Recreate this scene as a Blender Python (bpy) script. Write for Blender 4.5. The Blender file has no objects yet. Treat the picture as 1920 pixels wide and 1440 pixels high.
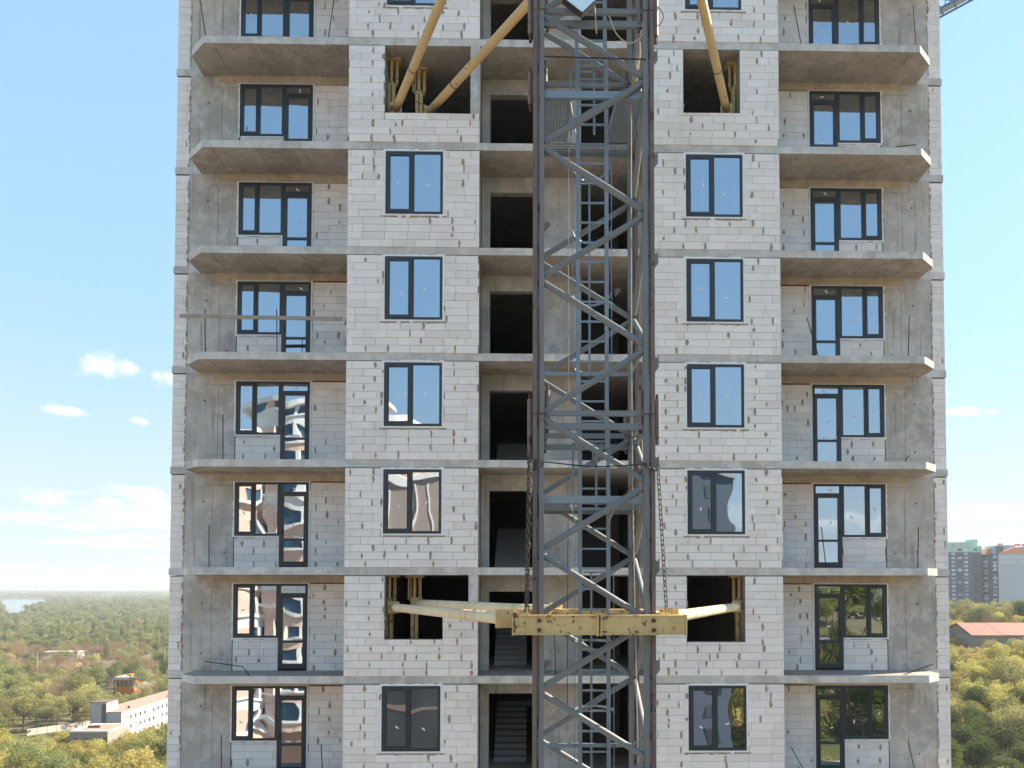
import bpy, math, random
import numpy as np
from mathutils import Vector, Matrix, Euler

random.seed(7)
RNG = np.random.default_rng(11)
SC = bpy.context.scene
COL = SC.collection
R = math.radians

# ------------------------------------------------------------------ camera
PITCH, YAW, ROLL = 0.0306, 0.0170, 0.0009
fw = Vector((math.sin(YAW) * math.cos(PITCH), math.cos(YAW) * math.cos(PITCH), math.sin(PITCH)))
rt = Vector((math.cos(YAW), -math.sin(YAW), 0))
up = rt.cross(fw)
rt, up = rt * math.cos(ROLL) + up * math.sin(ROLL), up * math.cos(ROLL) - rt * math.sin(ROLL)
cam = bpy.data.cameras.new('camera')
cam.sensor_width = 36.0
cam.lens = 1400.0 / 1920.0 * 36.0
cam.shift_x = (960 - 1014.83) / 1920.0
cam.shift_y = (1059.33 - 720) / 1920.0
cam.clip_start, cam.clip_end = 0.1, 60000
camo = bpy.data.objects.new('camera', cam)
COL.objects.link(camo)
m = Matrix((rt, up, -fw)).transposed().to_4x4()
m.translation = Vector((0, -20, 0))
camo.matrix_world = m
SC.camera = camo

# ------------------------------------------------------------------ sun, sky, exposure
SUN_DIR = Vector((1.0, 0.42, 0)).normalized()
SUN_EL = R(36)
SUN_DIR = Vector((SUN_DIR.x * math.cos(SUN_EL), SUN_DIR.y * math.cos(SUN_EL), math.sin(SUN_EL)))
SUN_AZ = math.atan2(SUN_DIR.x, SUN_DIR.y)
sl = bpy.data.lights.new('sun', 'SUN')
sl.energy = 5.0
sl.angle = R(0.53)
sl.color = (1.0, 0.85, 0.66)
so = bpy.data.objects.new('sun', sl)
COL.objects.link(so)
so.rotation_euler = (-SUN_DIR).to_track_quat('-Z', 'Y').to_euler()

SC.view_settings.view_transform = 'Standard'
SC.view_settings.look = 'None'
SC.view_settings.gamma = 1.0
SC.view_settings.use_curve_mapping = False
SC.view_settings.exposure = 1.62

W = bpy.data.worlds.new('World')
SC.world = W
W.use_nodes = True
wt = W.node_tree
wt.nodes.clear()


def wn(t, **k):
    n = wt.nodes.new(t)
    for a, b in k.items():
        setattr(n, a, b)
    return n


def wmath(op, a, b=None, clamp=False):
    n = wn('ShaderNodeMath', operation=op, use_clamp=clamp)
    for i, v in enumerate((a, b)):
        if v is None:
            continue
        if isinstance(v, (int, float)):
            n.inputs[i].default_value = v
        else:
            wt.links.new(v, n.inputs[i])
    return n.outputs[0]


sky = wn('ShaderNodeTexSky', sky_type='NISHITA')
sky.sun_disc = False
sky.sun_elevation = SUN_EL
sky.sun_rotation = SUN_AZ
sky.altitude = 150
sky.air_density = 1.0
sky.dust_density = 0.05
sky.ozone_density = 1.2
tc = wn('ShaderNodeTexCoord')
sep = wn('ShaderNodeSeparateXYZ')
wt.links.new(tc.outputs['Generated'], sep.inputs[0])
DIRV = tc.outputs['Generated']
# a layer of fair-weather cloud: noise on a flat sheet high above, so it closes up towards the horizon
zc = wmath('ADD', wmath('MAXIMUM', sep.outputs[2], 0.0), 0.035)
cx = wmath('DIVIDE', sep.outputs[0], zc)
cy = wmath('DIVIDE', sep.outputs[1], zc)
comb = wn('ShaderNodeCombineXYZ')
wt.links.new(cx, comb.inputs[0])
wt.links.new(cy, comb.inputs[1])
cn = wn('ShaderNodeTexNoise')
cn.inputs['Scale'].default_value = 0.33
cn.inputs['Detail'].default_value = 8
cn.inputs['Roughness'].default_value = 0.6
wt.links.new(comb.outputs[0], cn.inputs['Vector'])
layer = wn('ShaderNodeMapRange', clamp=True, interpolation_type='SMOOTHSTEP')
layer.inputs['From Min'].default_value = 0.50
layer.inputs['From Max'].default_value = 0.66
wt.links.new(cn.outputs[0], layer.inputs[0])
low = wn('ShaderNodeMapRange', clamp=True, interpolation_type='SMOOTHSTEP')
low.inputs['From Min'].default_value = 0.15
low.inputs['From Max'].default_value = 0.10
wt.links.new(sep.outputs[2], low.inputs[0])
cloud = wmath('MULTIPLY', layer.outputs[0], wmath('MULTIPLY', low.outputs[0], 0.85))
# single puffs: (direction, half width, half height, tilt) in radians
fn = wn('ShaderNodeTexNoise')
fn.inputs['Scale'].default_value = 26
fn.inputs['Detail'].default_value = 6
fn.inputs['Roughness'].default_value = 0.62
wt.links.new(DIRV, fn.inputs['Vector'])
PUFFS = [(-0.572, 0.298, .036, .014, -.16), (-0.540, 0.297, .022, .010, -.1), (-0.497, 0.285, .014, .008, -.2), (-0.485, 0.281, .016, .009, -.2),
         (-0.62, 0.235, .034, .006, -.22), (-0.516, 0.222, .011, .005, -.1), (-0.63, 0.115, .045, .010, -.05), (-0.52, 0.126, .045, .009, -.1),
         (-0.56, 0.113, .025, .008, 0), (-0.50, 0.093, .035, .008, 0), (-0.66, 0.092, .05, .009, .03), (0.598, 0.240, .022, .006, 0), (0.63, 0.241, .012, .005, 0), (0.572, 0.264, .006, .003, 0), (0.640, 0.106, .036, .009, 0), (0.655, 0.085, .02, .004, 0)]
ysafe = wmath('MAXIMUM', sep.outputs[1], 0.05)
ptx = wmath('DIVIDE', sep.outputs[0], ysafe)
ptz = wmath('ADD', wmath('DIVIDE', sep.outputs[2], ysafe), wmath('MULTIPLY', wmath('MINIMUM', wmath('ADD', ptx, 0.57), 0.2), 0.13))
pv_ = wn('ShaderNodeCombineXYZ')
wt.links.new(ptx, pv_.inputs[0])
wt.links.new(ptz, pv_.inputs[1])
near = None
for (tx, tz, sa, sb, tilt) in PUFFS:
    tz = tz + min(tx + .57, .2) * .13
    q = wn('ShaderNodeVectorMath', operation='MULTIPLY_ADD')
    wt.links.new(pv_.outputs[0], q.inputs[0])
    q.inputs[1].default_value = (1 / sa, 1 / sb, 0)
    q.inputs[2].default_value = (-tx / sa, -tz / sb, 0)
    ln = wn('ShaderNodeVectorMath', operation='LENGTH')
    wt.links.new(q.outputs[0], ln.inputs[0])
    near = ln.outputs['Value'] if near is None else wmath('MINIMUM', near, ln.outputs['Value'])
rr = wmath('ADD', wmath('MULTIPLY', wmath('SUBTRACT', 1.0, near), 0.55), wmath('MULTIPLY', wmath('SUBTRACT', fn.outputs[0], 0.5), 3.0))
mr = wn('ShaderNodeMapRange', clamp=True, interpolation_type='SMOOTHSTEP')
mr.inputs['From Min'].default_value = -0.15
mr.inputs['From Max'].default_value = 0.65
wt.links.new(rr, mr.inputs[0])
cloud = wmath('MAXIMUM', cloud, wmath('MULTIPLY', mr.outputs[0], 0.82))
cloud = wmath('MULTIPLY', cloud, wmath('GREATER_THAN', sep.outputs[2], 0.0))
mixc = wn('ShaderNodeMix', data_type='RGBA')
wt.links.new(cloud, mixc.inputs['Factor'])
# pale gradient added over the sky to even its brightness, whiter towards the horizon
added_gradient = wn('ShaderNodeMapRange', clamp=True, interpolation_type='SMOOTHSTEP')
added_gradient.inputs['From Min'].default_value = 0.50
added_gradient.inputs['From Max'].default_value = 0.02
added_gradient.inputs['To Min'].default_value = 0.66
added_gradient.inputs['To Max'].default_value = 0.94
wt.links.new(sep.outputs[2], added_gradient.inputs[0])
vlow = wn('ShaderNodeMapRange', clamp=True, interpolation_type='SMOOTHSTEP')
vlow.inputs['From Min'].default_value = 0.36
vlow.inputs['From Max'].default_value = 0.0
wt.links.new(sep.outputs[2], vlow.inputs[0])
vcol = wn('ShaderNodeMix', data_type='RGBA')
wt.links.new(vlow.outputs[0], vcol.inputs['Factor'])
vcol.inputs[6].default_value = (1.15, 1.88, 2.50, 1)
vcol.inputs[7].default_value = (1.98, 2.28, 2.46, 1)
mixv = wn('ShaderNodeMix', data_type='RGBA')
wt.links.new(added_gradient.outputs[0], mixv.inputs['Factor'])
wt.links.new(sky.outputs[0], mixv.inputs[6])
wt.links.new(vcol.outputs[2], mixv.inputs[7])
wt.links.new(mixv.outputs[2], mixc.inputs[6])
mixc.inputs[7].default_value = (3.5, 3.45, 3.4, 1)
bg = wn('ShaderNodeBackground')
bg.inputs['Strength'].default_value = 0.125
wt.links.new(mixc.outputs[2], bg.inputs['Color'])
wo = wn('ShaderNodeOutputWorld')
wt.links.new(bg.outputs[0], wo.inputs['Surface'])

cy_ = SC.cycles
cy_.use_denoising = True
cy_.max_bounces = 7
cy_.diffuse_bounces = 4
cy_.glossy_bounces = 3
cy_.transmission_bounces = 4
cy_.transparent_max_bounces = 8
cy_.volume_bounces = 0
cy_.caustics_reflective = False
cy_.caustics_refractive = False
cy_.sample_clamp_indirect = 6


# ------------------------------------------------------------------ materials
class NT:
    def __init__(s, name):
        s.mat = bpy.data.materials.new(name)
        s.mat.use_nodes = True
        s.t = s.mat.node_tree
        s.t.nodes.clear()
        s.out = s.n('ShaderNodeOutputMaterial')
        s.tc = s.n('ShaderNodeTexCoord')
        s.geo = s.n('ShaderNodeNewGeometry')
        s.oi = s.n('ShaderNodeObjectInfo')

    def n(s, t, **k):
        n = s.t.nodes.new(t)
        for a, b in k.items():
            setattr(n, a, b)
        return n

    def set(s, sock, v):
        if isinstance(v, bpy.types.NodeSocket):
            s.t.links.new(v, sock)
        elif isinstance(v, (tuple, list)) and len(v) == 3 and sock.type == 'RGBA':
            sock.default_value = (*v, 1)
        else:
            sock.default_value = v

    def math(s, op, a, b=None, clamp=False):
        n = s.n('ShaderNodeMath', operation=op, use_clamp=clamp)
        s.set(n.inputs[0], a)
        if b is not None:
            s.set(n.inputs[1], b)
        return n.outputs[0]

    def pos(s, scale=(1, 1, 1), rand=0.0):
        mp = s.n('ShaderNodeMapping')
        s.t.links.new(s.geo.outputs['Position'], mp.inputs[0])
        mp.inputs['Scale'].default_value = scale
        if rand:
            c = s.n('ShaderNodeCombineXYZ')
            v = s.math('MULTIPLY', s.oi.outputs['Random'], rand)
            for i in range(3):
                s.t.links.new(v, c.inputs[i])
            s.t.links.new(c.outputs[0], mp.inputs['Location'])
        return mp.outputs[0]

    def noise(s, vec, scale, detail=4, rough=0.55):
        n = s.n('ShaderNodeTexNoise')
        s.t.links.new(vec, n.inputs['Vector'])
        n.inputs['Scale'].default_value = scale
        n.inputs['Detail'].default_value = detail
        n.inputs['Roughness'].default_value = rough
        return n.outputs[0]

    def ramp(s, v, lo, hi, a=0.0, b=1.0):
        n = s.n('ShaderNodeMapRange', clamp=True, interpolation_type='SMOOTHSTEP')
        s.set(n.inputs[0], v)
        n.inputs[1].default_value, n.inputs[2].default_value = lo, hi
        n.inputs[3].default_value, n.inputs[4].default_value = a, b
        return n.outputs[0]

    def mix(s, f, a, b, blend='MIX'):
        n = s.n('ShaderNodeMix', data_type='RGBA', blend_type=blend)
        s.set(n.inputs['Factor'], f)
        s.set(n.inputs[6], a)
        s.set(n.inputs[7], b)
        return n.outputs[2]

    def scale(s, c, v):
        n = s.n('ShaderNodeVectorMath', operation='SCALE')
        s.set(n.inputs[0], c)
        s.set(n.inputs['Scale'], v)
        return n.outputs[0]

    def bump(s, h, strength=0.3, dist=0.01):
        n = s.n('ShaderNodeBump')
        n.inputs['Strength'].default_value = strength
        n.inputs['Distance'].default_value = dist
        s.t.links.new(h, n.inputs['Height'])
        return n.outputs[0]

    def bsdf(s, color, rough=0.8, metal=0.0, normal=None, spec=0.3):
        b = s.n('ShaderNodeBsdfPrincipled')
        s.set(b.inputs['Base Color'], color)
        s.set(b.inputs['Roughness'], rough)
        s.set(b.inputs['Metallic'], metal)
        b.inputs['Specular IOR Level'].default_value = spec
        if normal is not None:
            s.t.links.new(normal, b.inputs['Normal'])
        s.t.links.new(b.outputs[0], s.out.inputs['Surface'])
        return b


M = {}


def plain(name, c, rough=0.7, metal=0.0, var=0.12, nscale=6.0, bump=0.15, spec=0.3, rnd=0.0):
    t = NT(name)
    n = t.noise(t.pos(), nscale, 5)
    f = t.math('ADD', 1 - var, t.math('MULTIPLY', n, 2 * var))
    if rnd:
        f = t.math('MULTIPLY', f, t.math('ADD', 1 - rnd, t.math('MULTIPLY', t.oi.outputs['Random'], 2 * rnd)))
    t.bsdf(t.scale(c, f), rough, metal, t.bump(n, bump, 0.004) if bump else None, spec)
    M[name] = t.mat


def m_block():
    t = NT('aerated_block')
    at = t.n('ShaderNodeAttribute', attribute_name='tone')
    rnd = t.math('FRACT', t.math('ADD', at.outputs['Fac'], t.oi.outputs['Random']))
    n1 = t.noise(t.pos(), 1.1, 5)
    n2 = t.noise(t.pos((1, 1, 9)), 7, 4)
    n3 = t.noise(t.pos(), 55, 3)
    c = t.mix(t.math('POWER', rnd, .6), (0.755, 0.705, 0.665), (0.87, 0.825, 0.79))
    c = t.mix(t.ramp(n1, .48, .75, 0, .45), c, (0.64, 0.585, 0.54))
    c = t.mix(t.ramp(n2, .5, .72, 0, .16), c, (0.56, 0.54, 0.52))
    c = t.mix(t.ramp(t.noise(t.pos(), 3.2, 6, .7), .56, .70, 0, .5), c, (0.60, 0.53, 0.465))
    chips = t.ramp(t.noise(t.pos(), 21, 2), .70, .76, 0, .4)
    c = t.mix(chips, c, (0.40, 0.36, 0.32))
    h = t.math('ADD', t.math('MULTIPLY', n2, .6), t.math('MULTIPLY', n3, .5))
    t.bsdf(c, .92, 0, t.bump(h, .35, .006), .15)
    M['block'] = t.mat


def m_concrete(name, base, stain, warm=None, streak=.45, bs=.35):
    t = NT(name)
    big = t.noise(t.pos(), .55, 6, .6)
    mid = t.noise(t.pos(), 2.6, 7, .65)
    fine = t.noise(t.pos(), 38, 3)
    st = t.noise(t.pos((5, 5, .35)), 1.5, 5, .6)
    c = t.mix(t.ramp(big, .35, .68), base, stain)
    c = t.mix(t.ramp(mid, .42, .66, 0, .7), c, tuple(min(1, x * 1.26) for x in base))
    c = t.mix(t.ramp(st, .54, .72, 0, streak), c, tuple(x * .55 for x in stain))
    c = t.mix(t.ramp(t.noise(t.pos(), 13, 4), .64, .72, 0, .4), c, tuple(x * .5 for x in stain))
    if warm:
        c = t.mix(t.ramp(t.noise(t.pos((1, 1, 1)), .9, 5), .60, .74, 0, .6), c, warm)
    c = t.scale(c, t.math('ADD', .88, t.math('MULTIPLY', fine, .24)))
    h = t.math('ADD', t.math('MULTIPLY', mid, 1.0), t.math('MULTIPLY', fine, .35))
    t.bsdf(c, .9, 0, t.bump(h, bs, .012), .2)
    M[name] = t.mat


def m_glass():
    t = NT('window_glass')
    v = t.pos((1, 1, 1), 40.0)
    n1 = t.noise(v, .65, 1, .4)
    n2 = t.noise(v, 2.0, 0, .5)
    h = t.math('ADD', n1, t.math('MULTIPLY', n2, .07))
    nb = t.bump(h, 1.0, .0145)
    g = t.n('ShaderNodeBsdfGlossy')
    g.inputs['Roughness'].default_value = 0.012
    g.inputs['Color'].default_value = (.80, .90, 1.0, 1)
    t.t.links.new(nb, g.inputs['Normal'])
    tr = t.n('ShaderNodeBsdfTransparent')
    tr.inputs['Color'].default_value = (.52, .57, .58, 1)
    dirt = t.n('ShaderNodeBsdfDiffuse')
    dirt.inputs['Color'].default_value = (.35, .34, .32, 1)
    fr = t.n('ShaderNodeFresnel')
    fr.inputs['IOR'].default_value = 1.5
    f = t.math('ADD', .46, t.math('MULTIPLY', fr.outputs[0], .9), True)
    mx = t.n('ShaderNodeMixShader')
    t.t.links.new(f, mx.inputs[0])
    t.t.links.new(tr.outputs[0], mx.inputs[1])
    t.t.links.new(g.outputs[0], mx.inputs[2])
    m2 = t.n('ShaderNodeMixShader')
    t.set(m2.inputs[0], t.ramp(t.noise(t.pos(), 3.0, 5), .45, .8, .008, .05))
    t.t.links.new(mx.outputs[0], m2.inputs[1])
    t.t.links.new(dirt.outputs[0], m2.inputs[2])
    t.t.links.new(m2.outputs[0], t.out.inputs['Surface'])
    M['glass'] = t.mat


def m_paint(name, c, rust, rust_amt=.5, rough=.5, streaks=True, scale=6.0, worn=None):
    """painted steel with rust blooming through in patches and runs"""
    t = NT(name)
    n = t.noise(t.pos(), scale, 6, .65)
    s = t.noise(t.pos((9, 9, .8)), 1.6, 5, .6)
    big = t.noise(t.pos(), 1.3, 4)
    col = t.scale(c, t.math('ADD', .78, t.math('MULTIPLY', big, .44)))
    if worn:
        col = t.mix(t.ramp(t.noise(t.pos(), 2.2, 5, .6), .5, .66, 0, .8), col, worn)
    k = t.ramp(n, .74 - .2 * rust_amt, .80 - .2 * rust_amt)
    if streaks:
        k = t.math('MAXIMUM', k, t.ramp(s, .70 - .12 * rust_amt, .80 - .12 * rust_amt, 0, .8))
    col = t.mix(k, col, rust)
    t.bsdf(col, t.math('ADD', rough, t.math('MULTIPLY', k, .35)), 0, t.bump(n, .25, .004), .4)
    M[name] = t.mat


def m_leaf(name, c1, c2, trans=.35, rnd=.35, hue=0.03):
    t = NT(name)
    n = t.noise(t.pos((1, 1, 1), 30), .33, 3)
    r = t.oi.outputs['Random']
    f = t.math('ADD', t.math('MULTIPLY', n, .7), t.math('MULTIPLY', r, .5), True)
    c = t.mix(f, c1, c2)
    sp = t.noise(t.pos(), 2.4, 2)
    c = t.scale(c, t.math('ADD', .72, t.math('MULTIPLY', sp, .56)))
    hs = t.n('ShaderNodeHueSaturation')
    t.set(hs.inputs['Hue'], t.math('ADD', .5 - hue, t.math('MULTIPLY', t.math('FRACT', t.math('MULTIPLY', r, 7.3)), 2 * hue)))
    t.set(hs.inputs['Value'], t.math('ADD', 1 - rnd, t.math('MULTIPLY', t.math('FRACT', t.math('MULTIPLY', r, 3.7)), 2 * rnd)))
    t.set(hs.inputs['Color'], c)
    d = t.n('ShaderNodeBsdfDiffuse')
    t.set(d.inputs[0], hs.outputs[0])
    tl = t.n('ShaderNodeBsdfTranslucent')
    t.set(tl.inputs[0], hs.outputs[0])
    mx = t.n('ShaderNodeMixShader')
    mx.inputs[0].default_value = trans
    t.t.links.new(d.outputs[0], mx.inputs[1])
    t.t.links.new(tl.outputs[0], mx.inputs[2])
    t.t.links.new(mx.outputs[0], t.out.inputs['Surface'])
    M[name] = t.mat


m_block()
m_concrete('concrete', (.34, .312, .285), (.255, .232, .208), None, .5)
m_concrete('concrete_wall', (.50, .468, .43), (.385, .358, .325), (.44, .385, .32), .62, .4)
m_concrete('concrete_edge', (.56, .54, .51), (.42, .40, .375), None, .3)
m_concrete('lintel', (.50, .42, .32), (.40, .325, .24), (.42, .30, .18), .3)
m_glass()
plain('mortar', (.24, .22, .20), .95, 0, .25, 9)
plain('mortar_smear', (.345, .29, .235), .95, 0, .2, 14, .4, .1)
plain('foam', (.84, .82, .79), .9, 0, .08, 12, .4, .1)
plain('sill_bed', (.60, .585, .56), .95, 0, .12, 10, .4, .1)
plain('frame', (.030, .038, .047), .42, 0, .08, 3, 0, .5)
plain('gasket', (.012, .013, .014), .6, 0, .05, 3, 0, .3)
plain('sticker', (.82, .82, .80), .6, 0, .03, 3, 0)
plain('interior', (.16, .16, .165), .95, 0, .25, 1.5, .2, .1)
plain('stair_concrete', (.36, .36, .36), .9, 0, .2, 4, .3, .15)
plain('hole', (.02, .018, .016), .95, 0, .05, 4, 0, .05)
plain('rust_steel', (.23, .085, .035), .9, 0, .4, 11, .4, .2)
plain('rebar', (.035, .027, .022), .85, 0, .3, 30, .3, .3)
plain('wood', (.33, .29, .24), .85, 0, .25, 5, .3, .2)
plain('galvanised', (.22, .265, .30), .45, .4, .2, 9, .1, .5)
plain('cable_pale', (.46, .40, .33), .7, 0, .2, 9, 0, .3)
plain('cable_dark', (.03, .03, .03), .6, 0, .1, 9, 0, .3)
plain('lamp_glass', (.70, .84, .90), .25, 0, .04, 2, 0, .5)
plain('black_metal', (.022, .023, .025), .5, 0, .2, 8, 0, .4)
m_paint('mast_grey', (.165, .18, .19), (.10, .058, .04), .42, .55, True, 5.0)
m_paint('mast_leg', (.165, .135, .118), (.095, .05, .036), .7, .6, True, 3.0, (.135, .10, .083))
m_paint('seam_rust', (.105, .062, .048), (.055, .026, .02), 1.0, .8, True, 4.0, (.15, .115, .10))
m_paint('yellow', (.60, .44, .20), (.20, .085, .03), .80, .5, True, 7.0)
m_paint('pale_yellow', (.72, .60, .39), (.27, .15, .065), .42, .5, False, 9.0, (.62, .50, .32))
m_paint('tan_tube', (.55, .40, .19), (.15, .085, .045), .55, .5, False, 5.0, (.50, .37, .20))
plain('chain_steel', (.085, .08, .075), .55, .4, .35, 25, .2, .4)

# ------------------------------------------------------------------ mesh helpers


class MB:
    def __init__(s):
        s.v, s.f, s.tone = [], [], []

    def quad(s, *p):
        i = len(s.v)
        s.v += [tuple(q) for q in p]
        s.f.append(tuple(range(i, i + len(p))))
        return s

    def box(s, x0, x1, y0, y1, z0, z1, tone=None):
        i = len(s.v)
        s.v += [(x0, y0, z0), (x1, y0, z0), (x1, y1, z0), (x0, y1, z0), (x0, y0, z1), (x1, y0, z1), (x1, y1, z1), (x0, y1, z1)]
        s.f += [(i, i + 3, i + 2, i + 1), (i + 4, i + 5, i + 6, i + 7), (i, i + 1, i + 5, i + 4), (i + 1, i + 2, i + 6, i + 5), (i + 2, i + 3, i + 7, i + 6), (i + 3, i, i + 4, i + 7)]
        if tone is not None:
            s.tone += [tone] * 8
        return s

    def prism(s, pts, z0, z1):
        n = len(pts)
        i = len(s.v)
        s.v += [(x, y, z0) for x, y in pts] + [(x, y, z1) for x, y in pts]
        s.f.append(tuple(i + n - 1 - k for k in range(n)))
        s.f.append(tuple(i + n + k for k in range(n)))
        for k in range(n):
            j = (k + 1) % n
            s.f.append((i + k, i + j, i + n + j, i + n + k))
        return s

    def xform_from(s, start, mat):
        for k in range(start, len(s.v)):
            s.v[k] = tuple(mat @ Vector(s.v[k]))
        return s

    def obox(s, c, half, rot):
        i = len(s.v)
        s.box(-half[0], half[0], -half[1], half[1], -half[2], half[2])
        return s.xform_from(i, Matrix.Translation(c) @ rot.to_4x4())

    def bar(s, a, b, w, h, upv=(0, 0, 1)):
        a, b = Vector(a), Vector(b)
        d = b - a
        L = d.length
        z = d.normalized()
        x = Vector(upv).cross(z)
        if x.length < 1e-4:
            x = Vector((1, 0, 0)).cross(z)
        x.normalize()
        y = z.cross(x)
        return s.obox((a + b) / 2, (w / 2, h / 2, L / 2), Matrix((x, y, z)).transposed())

    def tube(s, pts, r, n=10, cap=True, closed=False):
        pts = [Vector(p) for p in pts]
        rs = r if isinstance(r, (list, tuple)) else [r] * len(pts)
        base = len(s.v)
        prev = None
        N = len(pts)
        for k, p in enumerate(pts):
            if closed:
                d = pts[(k + 1) % N] - pts[k - 1]
            else:
                d = pts[min(k + 1, N - 1)] - pts[max(k - 1, 0)]
            d.normalize()
            if prev is None:
                x = d.cross(Vector((0, 0, 1)))
                if x.length < 1e-3:
                    x = d.cross(Vector((1, 0, 0)))
            else:
                x = prev - d * prev.dot(d)
            x.normalize()
            prev = x
            y = d.cross(x)
            for j in range(n):
                a = 2 * math.pi * j / n
                s.v.append(tuple(p + (x * math.cos(a) + y * math.sin(a)) * rs[k]))
        for k in range(N if closed else N - 1):
            k2 = (k + 1) % N
            for j in range(n):
                j2 = (j + 1) % n
                s.f.append((base + k * n + j, base + k * n + j2, base + k2 * n + j2, base + k2 * n + j))
        if cap and not closed:
            s.f.append(tuple(base + n - 1 - j for j in range(n)))
            s.f.append(tuple(base + (N - 1) * n + j for j in range(n)))
        return s

    def mesh(s, name, mat=None, smooth=False):
        me = bpy.data.meshes.new(name)
        me.from_pydata(s.v, [], s.f)
        if mat:
            me.materials.append(M[mat])
        if smooth:
            me.polygons.foreach_set('use_smooth', [True] * len(me.polygons))
            try:
                me.set_sharp_from_angle(angle=R(40))
            except Exception:
                pass
        if s.tone:
            a = me.attributes.new('tone', 'FLOAT', 'POINT')
            a.data.foreach_set('value', s.tone)
        me.update()
        return me

    def build(s, name, mat, parent=None, smooth=False):
        return link(name, s.mesh(name, mat, smooth), parent)


def link(name, data, parent=None):
    o = bpy.data.objects.new(name, data)
    COL.objects.link(o)
    if parent is not None:
        o.parent = parent
        # parents sit unrotated; parts are given in world coordinates
        o.matrix_parent_inverse = Matrix.Translation(-parent_loc(parent))
    return o


def parent_loc(p):
    v = Vector(p.location)
    # location of a part whose own parent inverse cancels is already the world location
    return v


def thing(name, loc, label, cat, group=None):
    o = bpy.data.objects.new(name, None)
    o.empty_display_size = 0.5
    COL.objects.link(o)
    o.location = loc
    return tag(o, label, cat, group)


def tag(o, label=None, cat=None, group=None, kind=None):
    for k, v in (('label', label), ('category', cat), ('group', group), ('kind', kind)):
        if v:
            o[k] = v
    return o


def B(x0, x1, y0, y1, z0, z1):
    return MB().box(x0, x1, y0, y1, z0, z1)


# ------------------------------------------------------------------ the apartment building under construction
AX = 0.97                      # axis of symmetry
FH = 2.891                     # storey height


def zb(k):
    return 0.343 - FH * (k - 6)          # underside of slab k


ST = 0.20                      # slab thickness
WY = 1.35                      # recessed wall plane
building = thing('apartment_building', (AX, 5, -55), 'unfinished pale block and raw concrete apartment building filling the middle of the picture', 'building')


def X(side, u):
    return AX + side * u


# floor slabs with chamfered balconies
for k in range(0, 9):
    z0, z1 = zb(k), zb(k) + ST
    mb = MB()
    pts = []
    n = 60
    for side in (1,):
        pass
    front = [(X(-1, 9.82), 0.0)]
    for i in range(1, n):
        front.append((X(-1, 9.82) + (19.64) * i / n, random.uniform(-.006, .006)))
    front.append((X(1, 9.82), 0.0))
    pts = front + [(X(1, 10.37), .52), (X(1, 10.40), WY - .02), (X(1, 11.17), WY - .02), (X(1, 11.17), 9.2), (X(-1, 11.17), 9.2), (X(-1, 11.17), WY - .02), (X(-1, 10.40), WY - .02), (X(-1, 10.37), .52)]
    mb.prism(pts, z0, z1)
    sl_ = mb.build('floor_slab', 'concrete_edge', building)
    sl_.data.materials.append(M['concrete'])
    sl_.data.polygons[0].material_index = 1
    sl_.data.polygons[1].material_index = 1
    # fins of concrete left by the formwork joints under the balconies
    for side in (-1, 1):
        for u in (7.15, 8.40, 9.62):
            x = X(side, u + random.uniform(-.04, .04))
            B(x - .012, x + .012, .03, WY - .06, z0 - .010, z0 + .01).build('formwork_joint', 'concrete', sl_)

# body above and below the storeys in view
B(X(-1, 11.1), X(1, 11.1), .45, 9.1, zb(0) + ST, zb(0) + 11).build('upper_storeys', 'concrete_wall', building)
B(X(-1, 11.1), X(1, 11.1), .45, 9.1, -55, zb(8)).build('lower_storeys', 'concrete_wall', building)
ZT, ZL = zb(0) + .1, zb(8) + .1
for side in (-1, 1):
    a, b = sorted((X(side, 11.10), X(side, 10.83)))
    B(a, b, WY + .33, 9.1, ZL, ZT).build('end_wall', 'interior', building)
    a, b = sorted((X(side, 5.55), X(side, 5.84)))
    B(a, b, .30, 9.1, ZL, ZT).build('cross_wall', 'concrete_wall', building)
    a, b = sorted((X(side, 2.36), X(side, 2.60)))
    B(a, b, .30, 9.1, ZL, ZT).build('cross_wall', 'concrete_wall', building)
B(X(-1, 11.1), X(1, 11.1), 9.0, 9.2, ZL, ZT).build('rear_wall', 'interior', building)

ALL_BLOCKS = []                # (x0,x1,z0,z1,yface,panel)
SMEARS = MB()


def subtract(rects, hole):
    out = []
    for (a0, a1, b0, b1) in rects:
        h0, h1, k0, k1 = hole
        if h1 <= a0 or h0 >= a1 or k1 <= b0 or k0 >= b1:
            out.append((a0, a1, b0, b1))
            continue
        if h0 > a0:
            out.append((a0, h0, b0, b1))
        if h1 < a1:
            out.append((h1, a1, b0, b1))
        m0, m1 = max(a0, h0), min(a1, h1)
        if k0 > b0:
            out.append((m0, m1, b0, k0))
        if k1 < b1:
            out.append((m0, m1, k1, b1))
    return out


def smear(x, z, y, w, h):
    """a hand-pressed dab of mortar over a joint, a few millimetres proud"""
    n = 9
    i = len(SMEARS.v)
    ring = []
    for k in range(n):
        a = 2 * math.pi * k / n
        ring.append((x + math.cos(a) * w * random.uniform(.45, 1.25), z + math.sin(a) * h * random.uniform(.75, 1.1)))
    SMEARS.v += [(px, y, pz) for px, pz in ring] + [(x + (px - x) * .7, y - .006, z + (pz - z) * .8) for px, pz in ring]
    SMEARS.f.append(tuple(i + n + k for k in range(n)))
    for k in range(n):
        j = (k + 1) % n
        SMEARS.f.append((i + k, i + j, i + n + j, i + n + k))


PITCHX, PITCHZ, JT = .608, .2045, .0072


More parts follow.
